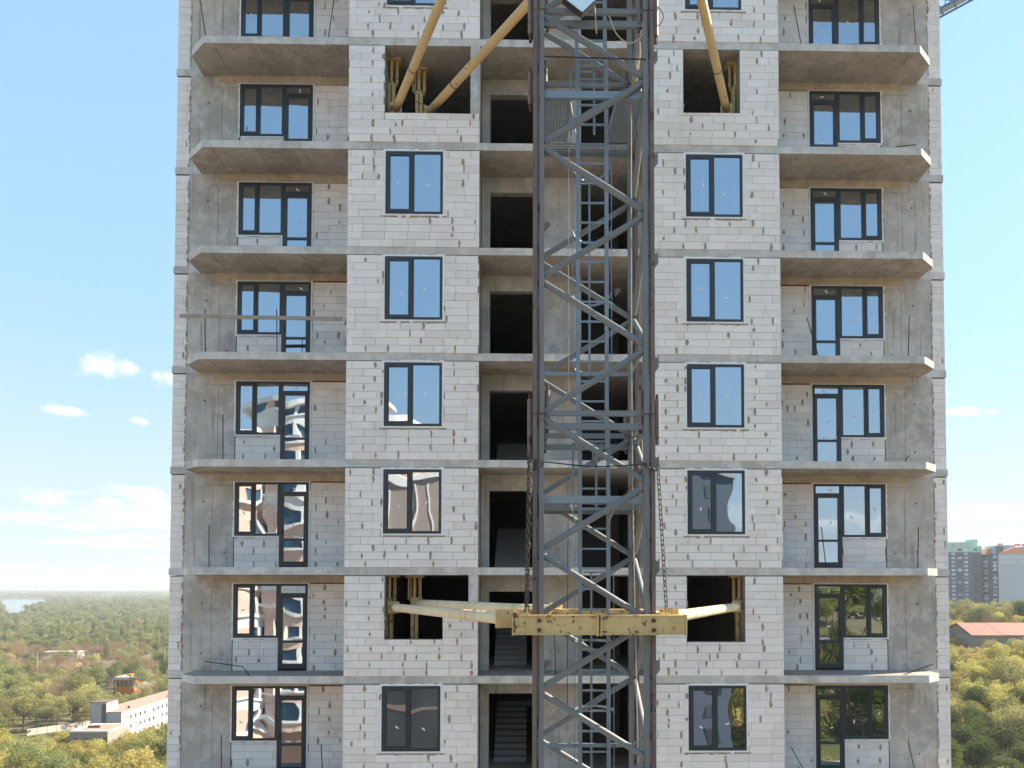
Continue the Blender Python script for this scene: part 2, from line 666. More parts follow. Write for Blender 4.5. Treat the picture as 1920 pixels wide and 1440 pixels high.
def lay(panel, x0, x1, z0, z1, holes, yface, smear_p=.10, key=None, offs=None):
    """lays courses of blocks over the face and keeps them for later"""
    offs = random.uniform(0, .6) if offs is None else offs
    zc_ = z0
    ci = 0
    while zc_ < z1 - .02:
        zt = min(zc_ + PITCHZ, z1)
        x = x0 - ((offs + (ci % 2) * .304 + random.uniform(-.03, .03)) % PITCHX)
        while x < x1 - .005:
            L = PITCHX
            if random.random() < .09:
                L = random.choice((.2, .3, .42))
            a0, a1 = max(x, x0), min(x + L, x1)
            if a1 - a0 > .03:
                for r in subtract([(a0, a1, zc_, zt)], (-9e9, -9e9, 0, 0)) if not holes else [q for q in [(a0, a1, zc_, zt)]]:
                    rs = [r]
                    for h in holes:
                        rs = subtract(rs, h)
                    for (p0, p1, q0, q1) in rs:
                        if p1 - p0 > .035 and q1 - q0 > .025:
                            ALL_BLOCKS.append((p0, p1, q0, q1, yface, panel, key))
                            edge = min([min(abs(p1 - h[0]), abs(p1 - h[1])) for h in holes] or [.3])
                            if random.random() < smear_p * (1.7 if .12 < edge < .62 else .55) and q1 - q0 > .12 and x0 + .05 < p1 < x1 - .05:
                                smear(p1 + random.uniform(-.02, .02), (q0 + q1) / 2 + random.uniform(-.03, .03), yface - .004, random.uniform(.018, .05), random.choice((.06, .09, .11, .12)) * random.uniform(.85, 1.15))
            x += L
        zc_ = zt
        ci += 1


def backing(name, x0, x1, z0, z1, holes, y0, y1, mat='mortar'):
    rs = [(x0, x1, z0, z1)]
    for h in holes:
        rs = subtract(rs, h)
    mb = MB()
    for (a0, a1, b0, b1) in rs:
        mb.box(a0, a1, y0, y1, b0, b1)
    return mb.build(name, mat, building)


def sash_bars(mb, x0, x1, z0, z1, w, y0, y1):
    mb.box(x0, x0 + w, y0, y1, z0, z1).box(x1 - w, x1, y0, y1, z0, z1)
    mb.box(x0 + w, x1 - w, y0, y1, z0, z0 + w).box(x0 + w, x1 - w, y0, y1, z1 - w, z1)


def pane(parent, x0, x1, z0, z1, y, sticker=True):
    tilt = random.uniform(-.0015, .0015)
    mb = MB()
    mb.box(x0 - .004, x1 + .004, y, y + .012, z0 - .004, z1 + .004)
    p = mb.build('pane', 'glass', parent)
    if sticker:
        s = MB()
        c = (x0 + (x1 - x0) * random.uniform(.35, .7), y - .004, z0 + (z1 - z0) * random.uniform(.3, .55))
        s.obox(c, (.018, .0015, .05), Matrix.Rotation(random.choice((-.7, .6, .1, 1.4, -.9)), 3, 'Y'))
        s.build('sticker', 'sticker', parent)
    return p


def surround(x0, x1, z0, z1, y, w=.060):
    """uneven bead of set mounting foam and plaster round a frame"""
    mb = MB()
    n = 14
    for (a, b, vert) in (((x0, z0), (x0, z1), 1), ((x1, z0), (x1, z1), 1), ((x0 - w, z1), (x1 + w, z1), 0), ((x0 - w, z0), (x1 + w, z0), 0)):
        for i in range(n):
            t0, t1 = i / n, (i + 1) / n
            ww = w * random.uniform(.75, 1.2)
            p = (a[0] + (b[0] - a[0]) * t0, a[1] + (b[1] - a[1]) * t0)
            q = (a[0] + (b[0] - a[0]) * t1, a[1] + (b[1] - a[1]) * t1)
            if vert:
                o = -1 if a[0] == x0 else 1
                xx = sorted((p[0], p[0] + o * ww))
                mb.box(xx[0], xx[1], y - random.uniform(.0, .006), y + .1, p[1], q[1])
            else:
                o = 1 if a[1] == z1 else -1
                zz = sorted((p[1], p[1] + o * ww))
                mb.box(p[0], q[0], y - random.uniform(.0, .006), y + .1, zz[0], zz[1])
    return mb


def window_mid(x0, x1, z0, z1, y):
    fr = MB()
    sash_bars(fr, x0, x1, z0, z1, .062, y, y + .07)
    xm = x0 + (x1 - x0) * .475
    fr.box(xm - .035, xm + .035, y + .001, y + .068, z0 + .062, z1 - .062)
    w = fr.build('window', 'frame', building)
    s = MB()
    sash_bars(s, x0 + .055, xm - .028, z0 + .055, z1 - .055, .068, y - .014, y + .03)
    s.build('sash', 'frame', w)
    g = MB()
    sash_bars(g, x0 + .122, xm - .095, z0 + .122, z1 - .122, .010, y + .004, y + .02)
    sash_bars(g, xm + .034, x1 - .061, z0 + .061, z1 - .061, .010, y + .02, y + .03)
    g.build('gasket', 'gasket', w)
    pane(w, x0 + .127, xm - .10, z0 + .127, z1 - .127, y + .014)
    pane(w, xm + .04, x1 - .067, z0 + .067, z1 - .067, y + .026)
    surround(x0 - .002, x1 + .002, z0 - .002, z1 + .002, y + .012).build('foam_bead', 'foam', w)
    # bed of mortar under the frame
    mb = MB()
    n = 16
    for i in range(n):
        a = x0 - .12 + (x1 - x0 + .24) * i / n
        b = x0 - .12 + (x1 - x0 + .24) * (i + 1) / n
        if random.random() < .93:
            mb.box(a, b, y + .004 - random.uniform(0, .008), y + .05, z0 - .075 - random.uniform(.0, .035), z0 - .052)
    mb.build('mortar_bed', 'mortar_smear', w)
    return w


def window_balcony(side, zf, ztop, y):
    """balcony door next to a two-light window; the door is on the side of the middle bays"""
    def xs(u0, u1):
        return sorted((X(side, u0), X(side, u1)))
    zs = zf + .93
    d0, d1 = xs(7.24, 8.06)
    w0, w1 = xs(8.06, 9.33)
    e0, e1 = xs(7.24, 9.33)
    fr = MB()
    # window part
    sash_bars(fr, w0, w1, zs, ztop, .062, y, y + .07)
    um = 8.06 + 1.27 * .56
    xm = X(side, um)
    fr.box(xm - .033, xm + .033, y + .001, y + .068, zs + .062, ztop - .062)
    # door part
    zt_ = ztop - .30
    fr.box(d0, d0 + .062, y, y + .07, zf + .05, ztop).box(d1 - .062, d1, y, y + .07, zf + .05, ztop)
    fr.box(d0 + .062, d1 - .062, y, y + .07, ztop - .062, ztop).box(d0 + .062, d1 - .062, y + .001, y + .069, zt_ - .035, zt_ + .035)
    fr.box(d0 + .062, d1 - .062, y, y + .07, zf + .05, zf + .09)
    w = fr.build('balcony_window', 'frame', building)
    # opening light furthest from the door
    s = MB()
    o0, o1 = xs(um + .028, 9.275)
    sash_bars(s, o0, o1, zs + .055, ztop - .055, .066, y - .014, y + .03)
    s.build('sash', 'frame', w)
    # door leaf
    s = MB()
    l0, l1 = d0 + .055, d1 - .055
    sash_bars(s, l0, l1, zf + .082, zt_ - .028, .072, y - .014, y + .03)
    zr = zf + .82
    s.box(l0 + .072, l1 - .072, y - .013, y + .029, zr - .033, zr + .033)
    s.box(l0 + .072, l1 - .072, y - .013, y + .029, zf + .154, zf + .20)
    dl = s.build('door_leaf', 'frame', w)
    hx = l0 + .03 if side > 0 else l1 - .03
    hx = l1 - .03 if side > 0 else l0 + .03
    MB().box(hx - .012, hx + .012, y - .04, y - .014, zf + 1.0, zf + 1.12).build('handle', 'black_metal', w)
    f0, f1 = xs(8.06 + .068, um - .038)
    pane(w, f0, f1, zs + .067, ztop - .067, y + .026)
    pane(w, o0 + .07, o1 - .07, zs + .125, ztop - .125, y + .014)
    pane(w, d0 + .067, d1 - .067, zt_ + .04, ztop - .067, y + .026)
    pane(w, l0 + .077, l1 - .077, zr + .037, zt_ - .104, y + .012)
    pane(w, l0 + .077, l1 - .077, zf + .205, zr - .037, y + .012, False)
    # foam bead
    mb = surround(e0 - .002, e1 + .002, zs - .002, ztop + .002, y + .016, .05)
    xi = d0 if side > 0 else d1
    mb.box(xi - .045, xi + .002, y + .012, y + .1, zf, zs) if side > 0 else mb.box(xi - .002, xi + .045, y + .012, y + .1, zf, zs)
    mb.build('foam_bead', 'foam', w)
    return w


HOLES = MB()
STREAK = MB()
for s in range(0, 8):
    zc_top = zb(s)
    zf = zb(s + 1) + ST
    for side in (-1, 1):
        # ---- middle bay, flush with the slab edges
        x0, x1 = sorted((X(side, 2.32), X(side, 5.88)))
        wx0, wx1 = sorted((X(side, 3.31), X(side, 4.86)))
        zs, zh = zf + .905, zc_top - .065
        if s == 1:
            if side < 0:
                holes = [(-3.93, -1.36, zf + .80, zc_top + .1)]
            else:
                holes = [(4.22, 5.78, zf + .90, zc_top + .1)]
        elif s == 6:
            if side < 0:
                holes = [(-3.84, -2.29, zf + .97, zc_top + .1), (-2.30, -1.36, -.42, zc_top + .1)]
            else:
                holes = [(4.25, 5.82, zf + .90, zc_top + .1)]
        else:
            holes = [(wx0 - .05, wx1 + .05, zs - .05, zc_top + .1)]
        bk = backing('block_wall', x0 + .006, x1 - .006, zf, zc_top, holes, 0.0, .30)
        lay(bk, x0, x1, zf, zc_top - .012, holes, -.022, (.38 if s not in (2, 3) else .15) * (1.3 if side < 0 and s == 6 else 1), ('mid', s, side))
        if s in (1, 6) and side < 0:
            # concrete column standing in the corner of the wide opening
            zz = zf + .80 if s == 1 else -.42
            B(-1.60, -1.352, -.012, .30, zz, zc_top - .002).build('concrete_column', 'concrete_edge', building)
        if s not in (1, 6):
            window_mid(wx0, wx1, zs, zh, -.030)
        # ---- walls at the back of the balcony
        a0, a1 = sorted((X(side, 5.84), X(side, 7.19)))
        bk = backing('block_wall', a0, a1, zf, zc_top - .20, [], WY, WY + .30)
        lay(bk, a0, a1, zf, zc_top - .215, [], WY - .02, .24, ('in', s, side))
        a0, a1 = sorted((X(side, 8.065), X(side, 9.34)))
        bk = backing('block_wall', a0, a1, zf, zf + .925, [], WY, WY + .28)
        lay(bk, a0, a1, zf, zf + .87, [], WY - .02, .28, ('sill', s, side))
        window_balcony(side, zf, zc_top - .235, WY - .045)
        a0, a1 = sorted((X(side, 9.36), X(side, 10.19)))
        cw = B(a0, a1, WY - .03, WY + .3, zf - .01, zc_top).build('concrete_wall', 'concrete_wall', building)
        for (zz, h_) in ((zf + 2.36, .007), (zf + random.uniform(.25, .5), .005)):
            B(a0 + .01, a1 - .01, WY - .036, WY, zz - h_, zz + h_).build('formwork_seam', 'concrete', cw)
        xv = X(side, 9.36 + random.uniform(.45, .6))
        B(xv - .006, xv + .006, WY - .035, WY, zf, zf + 2.3).build('formwork_seam', 'concrete', cw)
        a0, a1 = sorted((X(side, 10.20), X(side, 10.76)))
        B(a0, a1, WY - .012, WY + .3, zf - .01, zc_top).build('concrete_pier', 'concrete_wall', building)
        a0, a1 = sorted((X(side, 10.765), X(side, 11.15)))
        bk = backing('block_wall', a0 + .004, a1 - .004, zf, zc_top - .01, [], WY + .02, 4.0)
        lay(bk, a0, a1, zf + .0, zc_top - .02, [], WY, .05, ('end', s, side), offs=.02)
        # lumpy mortar where the blocks meet the pier
        xx = X(side, 10.765)
        for i in range(16):
            smear(xx + random.uniform(-.015, .015), zf + .08 + 2.5 * i / 16 + random.uniform(-.05, .05), WY - .010, random.uniform(.012, .05), random.uniform(.07, .14))
        # lintel over window and wall
        a0, a1 = sorted((X(side, 5.845), X(side, 9.95)))
        B(a0, a1, WY - .055, WY + .3, zc_top - .205, zc_top + .02).build('lintel', 'lintel', building)
        a0, a1 = sorted((X(side, 5.85), X(side, 7.15)))
        if s in (1, 2, 3, 4, 5, 6, 7):
            mb = MB()
            for i in range(10):
                p0 = a0 + (a1 - a0) * i / 10
                mb.box(p0, p0 + (a1 - a0) / 10, WY - .05 - random.uniform(0, .01), WY, zc_top - .205 - random.uniform(.015, .035), zc_top - .207)
            mb.build('rusty_lintel_angle', 'rust_steel' if s in (3, 4, 5, 6, 7) else 'lintel', building)
        # tie holes left by the formwork
        for (u, dz) in ((10.22, .5), (10.22, 1.9), (9.6, .45)):
            if random.random() < .8:
                HOLES.tube([(X(side, u), WY - .036, zf + dz), (X(side, u), WY + .01, zf + dz)], .018, 8)
    # ---- stair recess in the middle: left door to the stairs, right opening to a lift lobby
    L0, L1 = X(-1, 2.34), X(1, 2.34)
    zd = zc_top - .45
    holes = [(-1.13, 0.14, zf - .1, zd), (1.51, 2.885, zf - .1, zc_top + .1)]
    rs = [(L0, L1, zf, zc_top)]
    for h in holes:
        rs = subtract(rs, h)
    for (a0, a1, b0, b1) in rs:
        B(a0, a1, WY - .02, WY + .22, b0, b1).build('recess_wall', 'concrete_wall', building)
    for (hx, hz) in ((.62, .55), (.86, .55), (.62, 1.75), (.86, 1.75)):
        HOLES.tube([(hx, WY - .026, zf + hz), (hx, WY + .0, zf + hz)], .017, 8)
    # wall between stairs and lobby, wall behind the lobby
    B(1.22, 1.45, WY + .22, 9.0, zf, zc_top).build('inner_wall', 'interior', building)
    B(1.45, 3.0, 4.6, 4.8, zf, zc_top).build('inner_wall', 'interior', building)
    # one flight rising away from the door
    fl = MB()
    n = 10
    y0, y1 = 2.7, 5.4
    rise = FH / 2 / n
    fl.quad((-1.02, y0, zf - .02), (-.08, y0, zf - .02), (-.08, y1, zf + FH / 2 - .05), (-1.02, y1, zf + FH / 2 - .05))
    fl.quad((-1.02, y0 + .2, zf - .22), (-1.02, y1 + .2, zf + FH / 2 - .25), (-.08, y1 + .2, zf + FH / 2 - .25), (-.08, y0 + .2, zf - .22))
    stf = fl.build('staircase', 'stair_concrete', building)
    stf.location = (0, 0, 0)
    me = B(-1.04, -.06, 0, .29, 0, rise).mesh('step', 'stair_concrete') if s == 0 else me_step
    me_step = me
    for i in range(n):
        o = link('step', me, stf)
        o.location = (0, y0 + (y1 - y0) * i / n, zf + rise * i)
    B(-1.05, 1.2, 5.4, 6.8, zf + FH / 2 - .2, zf + FH / 2).build('landing', 'stair_concrete', building)

HOLES.build('tie_hole', 'hole', building)['kind'] = 'stuff'

# blocks: the 300 that show largest are objects of their own, all others one mass
def area_key(b):
    return (round((b[1] - b[0]) * (b[3] - b[2]), 3), -abs((b[2] + b[3]) / 2 - 4.5))


order = sorted(range(len(ALL_BLOCKS)), key=lambda i: area_key(ALL_BLOCKS[i]) if ALL_BLOCKS[i][6][0] == 'mid' else (0, 0), reverse=True)
single = set(order[:300])
bw, bh = (PITCHX - JT) / 2, (PITCHZ - JT) / 2
c = .006
mb = MB()
mb.v = [(-bw, .05, -bh), (bw, .05, -bh), (bw, .05, bh), (-bw, .05, bh), (-bw, c, -bh), (bw, c, -bh), (bw, c, bh), (-bw, c, bh),
        (-bw + c, 0, -bh + c), (bw - c, 0, -bh + c), (bw - c, 0, bh - c), (-bw + c, 0, bh - c)]
mb.f = [(0, 1, 5, 4), (1, 2, 6, 5), (2, 3, 7, 6), (3, 0, 4, 7), (4, 5, 9, 8), (5, 6, 10, 9), (6, 7, 11, 10), (7, 4, 8, 11), (8, 9, 10, 11)]
me_block = mb.mesh('block', 'block')
rest = MB()
for i, (x0, x1, z0, z1, y, panel, key) in enumerate(ALL_BLOCKS):
    yy = y + random.uniform(-.004, .004)
    if i in single:
        o = link('block', me_block, panel)
        o.location = ((x0 + x1) / 2, yy, (z0 + z1) / 2)
        o.rotation_euler = (0, random.uniform(-.002, .002), 0)
    else:
        h = JT / 2
        rest.box(x0 + h, x1 - h, yy, y + .06, z0 + h, z1 - h, random.random())
rest.build('block_masonry', 'block', building)['kind'] = 'stuff'
SMEARS.build('mortar_smear', 'mortar_smear', building)['kind'] = 'stuff'

# ------------------------------------------------------------------ tower crane mast in front of the facade
XL, XR, YF, YR = .171, 2.091, -7.10, -5.18
HW = .092
JOINT, SEC = 3.006, 7.155
mast = thing('crane_mast', (1.13, -6.14, -55), 'grey steel lattice mast of a tower crane, rusty at the corners, with a ladder inside', 'crane mast')
CORN = {'fl': (XL, YF), 'fr': (XR, YF), 'rl': (XL, YR), 'rr': (XR, YR)}


def mast_leg(cx_, cy2, z0, z1, front):
    lg = B(cx_ - HW, cx_ + HW, cy2 - HW, cy2 + HW, z0, z1).build('leg', 'mast_grey', mast)
    o = 1 if cx_ > 1 else -1
    # two angle sections welded toe to toe: the open seam runs down the face
    sx = cx_ + o * HW * .15
    sm = MB()
    ns = 26
    prev = .02
    for i in range(ns):
        a, b = z0 + (z1 - z0) * i / ns, z0 + (z1 - z0) * (i + 1) / ns
        nxt = random.uniform(.010, .034)
        sm.quad((sx - prev, cy2 - HW - .009, a), (sx + .014, cy2 - HW - .009, a), (sx + .014, cy2 - HW - .009, b), (sx - nxt, cy2 - HW - .009, b)) if o > 0 else sm.quad((sx - .014, cy2 - HW - .009, a), (sx + prev, cy2 - HW - .009, a), (sx + nxt, cy2 - HW - .009, b), (sx - .014, cy2 - HW - .009, b))
        prev = nxt
    sm.build('weld_seam', 'seam_rust', lg)
    xa, xb = sorted((cx_ + o * HW * .35, cx_ + o * (HW + .004)))
    B(xa, xb, cy2 - HW - .006, cy2 - HW + .01, z0, z1).build('cover_strip', 'mast_leg', lg)
    return lg


for n in (-1, 0, 1):
    z0 = JOINT + SEC * n
    for key, (x, y) in CORN.items():
        mast_leg(x, y, z0 + .006, z0 + SEC - .006, key[0] == 'f')
for key, (x, y) in CORN.items():
    B(x - HW, x + HW, y - HW, y + HW, -55, JOINT - SEC).build('leg', 'mast_leg', mast)


def brace(a, b, r=.056):
    a, b = Vector(a), Vector(b)
    d = (b - a).normalized()
    o = MB().tube([a, b], r, 12).build('diagonal_brace', 'mast_grey', mast, True)
    return o


PER = SEC / 3
g = .065
for n in (-1, 0, 1):
    for p in range(3):
        z = JOINT + SEC * n + PER * p           # node on front left and rear right
        h = z + PER / 2                         # node on front right and rear left
        x0, x1, y0, y1 = XL + HW, XR - HW, YF + HW, YR - HW
        for (a, b) in (((x0, YF, z + g), (x1, YF, h - g)), ((x1, YF, h + g), (x0, YF, z + PER - g)),
                       ((x1, YR, z + g), (x0, YR, h - g)), ((x0, YR, h + g), (x1, YR, z + PER - g)),
                       ((XL, y0, z + g), (XL, y1, h - g)), ((XL, y1, h + g), (XL, y0, z + PER - g)),
                       ((XR, y1, z + g), (XR, y0, h - g)), ((XR, y0, h + g), (XR, y1, z + PER - g))):
            brace(a, b)
# double channels round the mast at every joint, and the long bolts in their sleeves
for n in (0, 1):
    zj = JOINT + SEC * n
    for (dz, hh) in ((.03, .045), (-.20, .055)):
        for y in (YF, YR):
            B(XL + HW, XR - HW, y - .035, y + .035, zj + dz - hh / 1, zj + dz + hh / 1).build('joint_channel', 'mast_grey', mast)
        for x in (XL, XR):
            B(x - .035, x + .035, YF + HW, YR - HW, zj + dz - hh, zj + dz + hh).build('joint_channel', 'mast_grey', mast)
    for key, (x, y) in CORN.items():
        o = 1 if x > 1 else -1
        for (dx, dy, zz, L) in ((o * -.15, 0, .12, .62), (o * .15, .02, -.05, .66)):
            px, py = x + dx, y + dy
            sl2 = MB().tube([(px, py, zj + zz - L / 2), (px, py, zj + zz + L / 2)], .047, 12).build('bolt_sleeve', 'mast_leg', mast, True)
            MB().tube([(px, py, zj + zz + L / 2), (px, py, zj + zz + L / 2 + .09)], .026, 8).build('bolt', 'seam_rust', sl2, True)
            MB().tube([(px, py, zj + zz - L / 2 - .13), (px, py, zj + zz - L / 2)], .033, 6).build('bolt', 'seam_rust', sl2, True)
        B(x - HW - .004, x + HW + .004, y - HW - .008, y + HW + .004, zj - .012, zj + .012).build('joint_plate', 'seam_rust', mast)
# climbing lugs on the outer corner
for z in (9.38, 7.54, 5.75, 3.91, 2.16, .36, -1.36):
    pts = [(0, -.17), (.085, -.06), (.085, .17), (.06, .11), (.03, .11), (0, .17)]
    mb = MB()
    i = len(mb.v)
    mb.v = [(XR + HW + px, YF - .012, z + pz) for px, pz in pts] + [(XR + HW + px, YF + .012, z + pz) for px, pz in pts]
    k = len(pts)
    mb.f = [tuple(range(k)), tuple(range(2 * k - 1, k - 1, -1))] + [(j, (j + 1) % k, k + (j + 1) % k, k + j) for j in range(k)]
    mb.build('climbing_lug', 'mast_grey', mast)
for (x, y, z) in ((XL + HW, YF + .1, 6.30), (XL + HW, YF + .1, -1.42), (XR - .36, YR, 5.86)):
    MB().quad((x, y, z), (x + .11, y, z + .10), (x + .11, y, z + .16), (x, y, z + .16)).quad((x, y + .02, z + .16), (x + .11, y + .02, z + .16), (x + .11, y + .02, z + .10), (x, y + .02, z)).build('lug_plate', 'mast_leg', mast)

# ladders with safety hoops, one run per section
def ladder(x0, x1, y, z0, z1, hoops):
    mb = MB()
    for x in (x0, x1):
        mb.box(x - .036, x + .036, y - .012, y + .03, z0, z1)
    la = mb.build('ladder', 'galvanised', mast)
    z = z0 + .12
    while z < z1 - .02:
        B(x0 + .036, x1 - .036, y - .004, y + .024, z, z + .034).build('rung', 'galvanised', la)
        z += .37
    cxm, cr = (x0 + x1) / 2, .36
    for hz in hoops:
        pts = []
        for i in range(15):
            a = math.pi * (1.12 - 1.24 * i / 14)
            pts.append((cxm + cr * math.cos(a), y + .03 + .62 * max(0, math.sin(a)), hz))
        m2 = MB()
        for p, q in zip(pts[:-1], pts[1:]):
            m2.bar(p, q, .012, .045, (0, 0, 1))
        m2.build('safety_hoop', 'galvanised', la)
    if hoops:
        for a in (1.0, .5, .0):
            px, py = cxm + cr * math.cos(math.pi * a), y + .03 + .62 * math.sin(math.pi * a)
            w_ = .02 if a == .5 else .007
            B(px - w_, px + w_, py, py + .008, hoops[0], hoops[-1]).build('hoop_strap', 'galvanised', la)
    return la


ladder(.905, 1.435, -6.4, 2.55, 9.95, [4.13, 5.45, 6.67, 7.9])
ladder(.945, 1.465, -6.33, -4.6, 2.96, [-3.5, -2.25, -1.0, .3])
ladder(.89, 1.42, -6.3, 9.4, 16.5, [])
# short upper rails that guide the climber through the platform
for (zlo, zhi, x0, x1) in ((8.7, 9.95, .80, 1.25), (1.5, 2.75, .84, 1.28)):
    for x in (x0, x1):
        B(x - .02, x + .02, -5.95, -5.91, zlo, zhi).build('guide_rail', 'galvanised', mast)
    for z in (zhi - .04, zhi - .45):
        B(x0, x1, -5.95, -5.91, z, z + .035).build('guide_rung', 'galvanised', mast)
# rest platforms of pressed metal planks
for zp in (8.72, 1.53):
    xa, xb, ya, yb = XL + HW + .01, XR - HW + .02, YF + .06, YR - .1
    fbm = B(xa, xb, ya - .03, ya + .03, zp - .06, zp + .07).build('platform_beam', 'galvanised', mast)
    B(xa, xb, yb - .03, yb + .03, zp - .07, zp + .06).build('platform_beam', 'mast_grey', mast)
    for (x0, x1, y0, y1) in ((xa, xa + .46, ya + .05, yb - .38), (xb - .47, xb, ya + .05, yb - .38), (xa, xb, yb - .34, yb - .04)):
        # perforated plank: slotted strips with open rows between them
        pl = MB()
        nx = max(3, int((x1 - x0) / .052))
        for i in range(nx):
            p0 = x0 + (x1 - x0) * i / nx
            pl.box(p0, p0 + (x1 - x0) / nx * .45, y0, y1, zp - .012, zp)
        ny = int((y1 - y0) / .062)
        for i in range(ny):
            q0 = y0 + (y1 - y0) * i / ny
            pl.box(x0, x1, q0, q0 + (y1 - y0) / ny * .58, zp - .009, zp - .003)
        pl.box(x0 - .01, x0 + .012, y0, y1, zp - .04, zp + .01).box(x1 - .012, x1 + .01, y0, y1, zp - .04, zp + .01)
        pl.build('platform_plank', 'galvanised', mast)
    for (xx, d) in ((xa + .46, 1), (xb - .47, -1)):
        MB().bar((xx, ya + .1, zp - .05), (xx + d * .12, ya + .5, zp - .38), .02, .03).build('platform_stay', 'galvanised', mast)
# rails carrying the lower ladder fixings
for (z, y) in ((3.98, -6.3), (-2.86, -6.3)):
    B(XL + .12, XR - .2, y, y + .05, z - .05, z + .02).build('ladder_bracket', 'galvanised', mast)
    MB().bar((XR - .2, y, z - .02), (XR - .04, YF + .3, z + .28), .05, .02).build('ladder_bracket', 'galvanised', mast)

# lamp high on the mast
lamp = thing('floodlight', (.87, -7.3, 10.2), 'square floodlight with pale glass hanging cornerwise at the top of the mast', 'floodlight')
rot = Matrix.Rotation(R(38), 3, 'Y') @ Matrix.Rotation(R(-14), 3, 'X')
MB().obox((.87, -7.33, 10.19), (.215, .05, .215), rot).build('housing', 'black_metal', lamp)
MB().obox(Vector((.87, -7.33, 10.19)) + rot @ Vector((0, -.052, 0)), (.195, .006, .195), rot).build('lens', 'lamp_glass', lamp)
MB().tube([(.70, -7.28, 10.35), (.80, -7.2, 10.6), (1.05, -7.2, 10.6), (1.08, -7.28, 10.3)], .012, 6).build('bracket', 'black_metal', lamp)


def cable(name, pts, r, mat, label, cat='cable', group=None, n=6):
    P_ = [Vector(p) for p in pts]
    out = []
    for i in range(len(P_) - 1):
        a, b = P_[i], P_[i + 1]
        p, q = P_[max(i - 1, 0)], P_[min(i + 2, len(P_) - 1)]
        for k in range(8):
            t = k / 8
            out.append(.5 * ((2 * a) + (b - p) * t + (2 * p - 5 * a + 4 * b - q) * t * t + (-p + 3 * a - 3 * b + q) * t ** 3))
    out.append(P_[-1])
    o = MB().tube(out, r, n).build(name, mat, None, True)
    return tag(o, label, cat, group)


bun = thing('cable_bundle', (1.98, -6.95, 9), 'frayed bundle of pale cables hanging inside the upper right mast corner', 'cables')
for i in range(9):
    x = 1.93 + random.uniform(-.08, .07)
    y = -6.93 + random.uniform(-.05, .05)
    pts = [(1.96 + random.uniform(-.02, .02), -6.9, 9.95), (x, y, 9.6), (x - random.uniform(0, .09), y, 9.25), (x - random.uniform(.03, .16), y + .03, 8.85 + random.uniform(-.1, .2))]
    MB().tube(pts, .009, 6).build('cable', 'cable_pale', bun, True)
cable('hanging_cable', [(1.05, -7.25, 10.35), (1.14, -7.22, 10.2), (1.17, -7.2, 9.9), (1.18, -7.2, 9.72)], .010, 'cable_pale', 'short pale cable looping down from the floodlight')
cable('hanging_cable', [(1.40, -7.2, 10.05), (1.55, -7.18, 9.72), (1.78, -7.18, 9.58), (1.98, -7.18, 9.72), (2.0, -7.18, 9.95)], .010, 'cable_pale', 'pale cable sagging in a loop between the top channel and the right corner')
cable('hanging_cable', [(1.84, -6.85, 8.9), (1.83, -6.85, 6), (1.84, -6.84, 2.2), (1.90, -6.84, -1.6), (1.95, -6.84, -4)], .010, 'cable_pale', 'long thin pale cable running down inside the right side of the mast')
cable('hanging_cable', [(.74, -6.35, 8.2), (.73, -6.35, 5.4), (.74, -6.35, 3.4)], .007, 'cable_pale', 'thin pale cord hanging left of the upper ladder')
cable('hanging_cable', [(.72, -6.4, 1.2), (.71, -6.4, -.6), (.71, -6.4, -2.25)], .007, 'cable_dark', 'thin dark cord hanging left of the lower ladder')
cable('steel_wire', [(XL + HW, YF - .11, 2.17), (1.15, YF - .11, 2.09), (XR - .05, YF - .11, 2.14)], .012, 'cable_dark', 'taut dark steel wire tied across the mast below the joint', 'wire')
cable('steel_wire', [(XL + HW, YF - .11, 9.30), (1.15, YF - .11, 9.28), (XR - .05, YF - .11, 9.27)], .012, 'cable_dark', 'taut dark steel wire across the top of the mast', 'wire')
cable('steel_wire', [(XL + HW, YR - .05, .80 + .95), (1.1, YR - .05, 1.66), (1.75, YR - .05, 1.72), (2.02, YF + .25, 2.1)], .010, 'cable_dark', 'slack dark wire tied round the far side of the mast', 'wire')
cable('wire_loop', [(2.2, YF, 10.4), (2.38, YF, 10.15), (2.26, YF, 9.95), (2.15, YF - .02, 10.2)], .008, 'cable_dark', 'coiled dark wire end beside the top right mast corner', 'wire')

# chains holding the lower tie frame
lm = MB()
ring = []
for i in range(16):
    a = 2 * math.pi * i / 16
    ring.append((.024 * math.cos(a), 0, .030 * math.sin(a) + (.026 if math.sin(a) > 0 else -.026)))
lm.tube(ring, .0085, 6, False, True)
me_link = lm.mesh('link', 'chain_steel', True)


def chain(a, b, label, sag=0):
    a, b = Vector(a), Vector(b)
    t = thing('chain', b, label, 'chain', 'chains holding the tie frame')
    L = (b - a).length
    n = int(L / .086)
    for i in range(n):
        p = a + (b - a) * ((i + .5) / n) + Vector((0, 0, -sag * math.sin(math.pi * (i + .5) / n)))
        o = link('link', me_link, t)
        o.location = p
        d = (b - a).normalized()
        o.rotation_mode = 'QUATERNION'
        o.rotation_quaternion = d.to_track_quat('Z', 'Y') @ Euler((0, 0, R(12 if i % 2 else 78))).to_quaternion()
    return t


chain((.035, -7.30, 2.25), (-.01, -7.40, -.40), 'left steel chain in front of the doorways, front strand, carrying the yellow frame')
chain((.00, -7.22, 2.30), (-.05, -7.30, -.38), 'left steel chain in front of the doorways, rear strand, carrying the yellow frame')
chain((2.215, -7.28, 2.12), (2.335, -7.40, -.40), 'right steel chain hanging in front of the white block wall')
chain((.26, -7.22, 2.17), (.02, -7.22, 2.0), 'short chain end wrapped round the left mast corner')
chain((1.93, -7.22, 2.15), (2.24, -7.22, 2.0), 'short chain end wrapped round the right mast corner')
chain((2.02, -5.55, 2.0), (2.06, -5.45, -.4), 'rear steel chain behind the right mast corner')

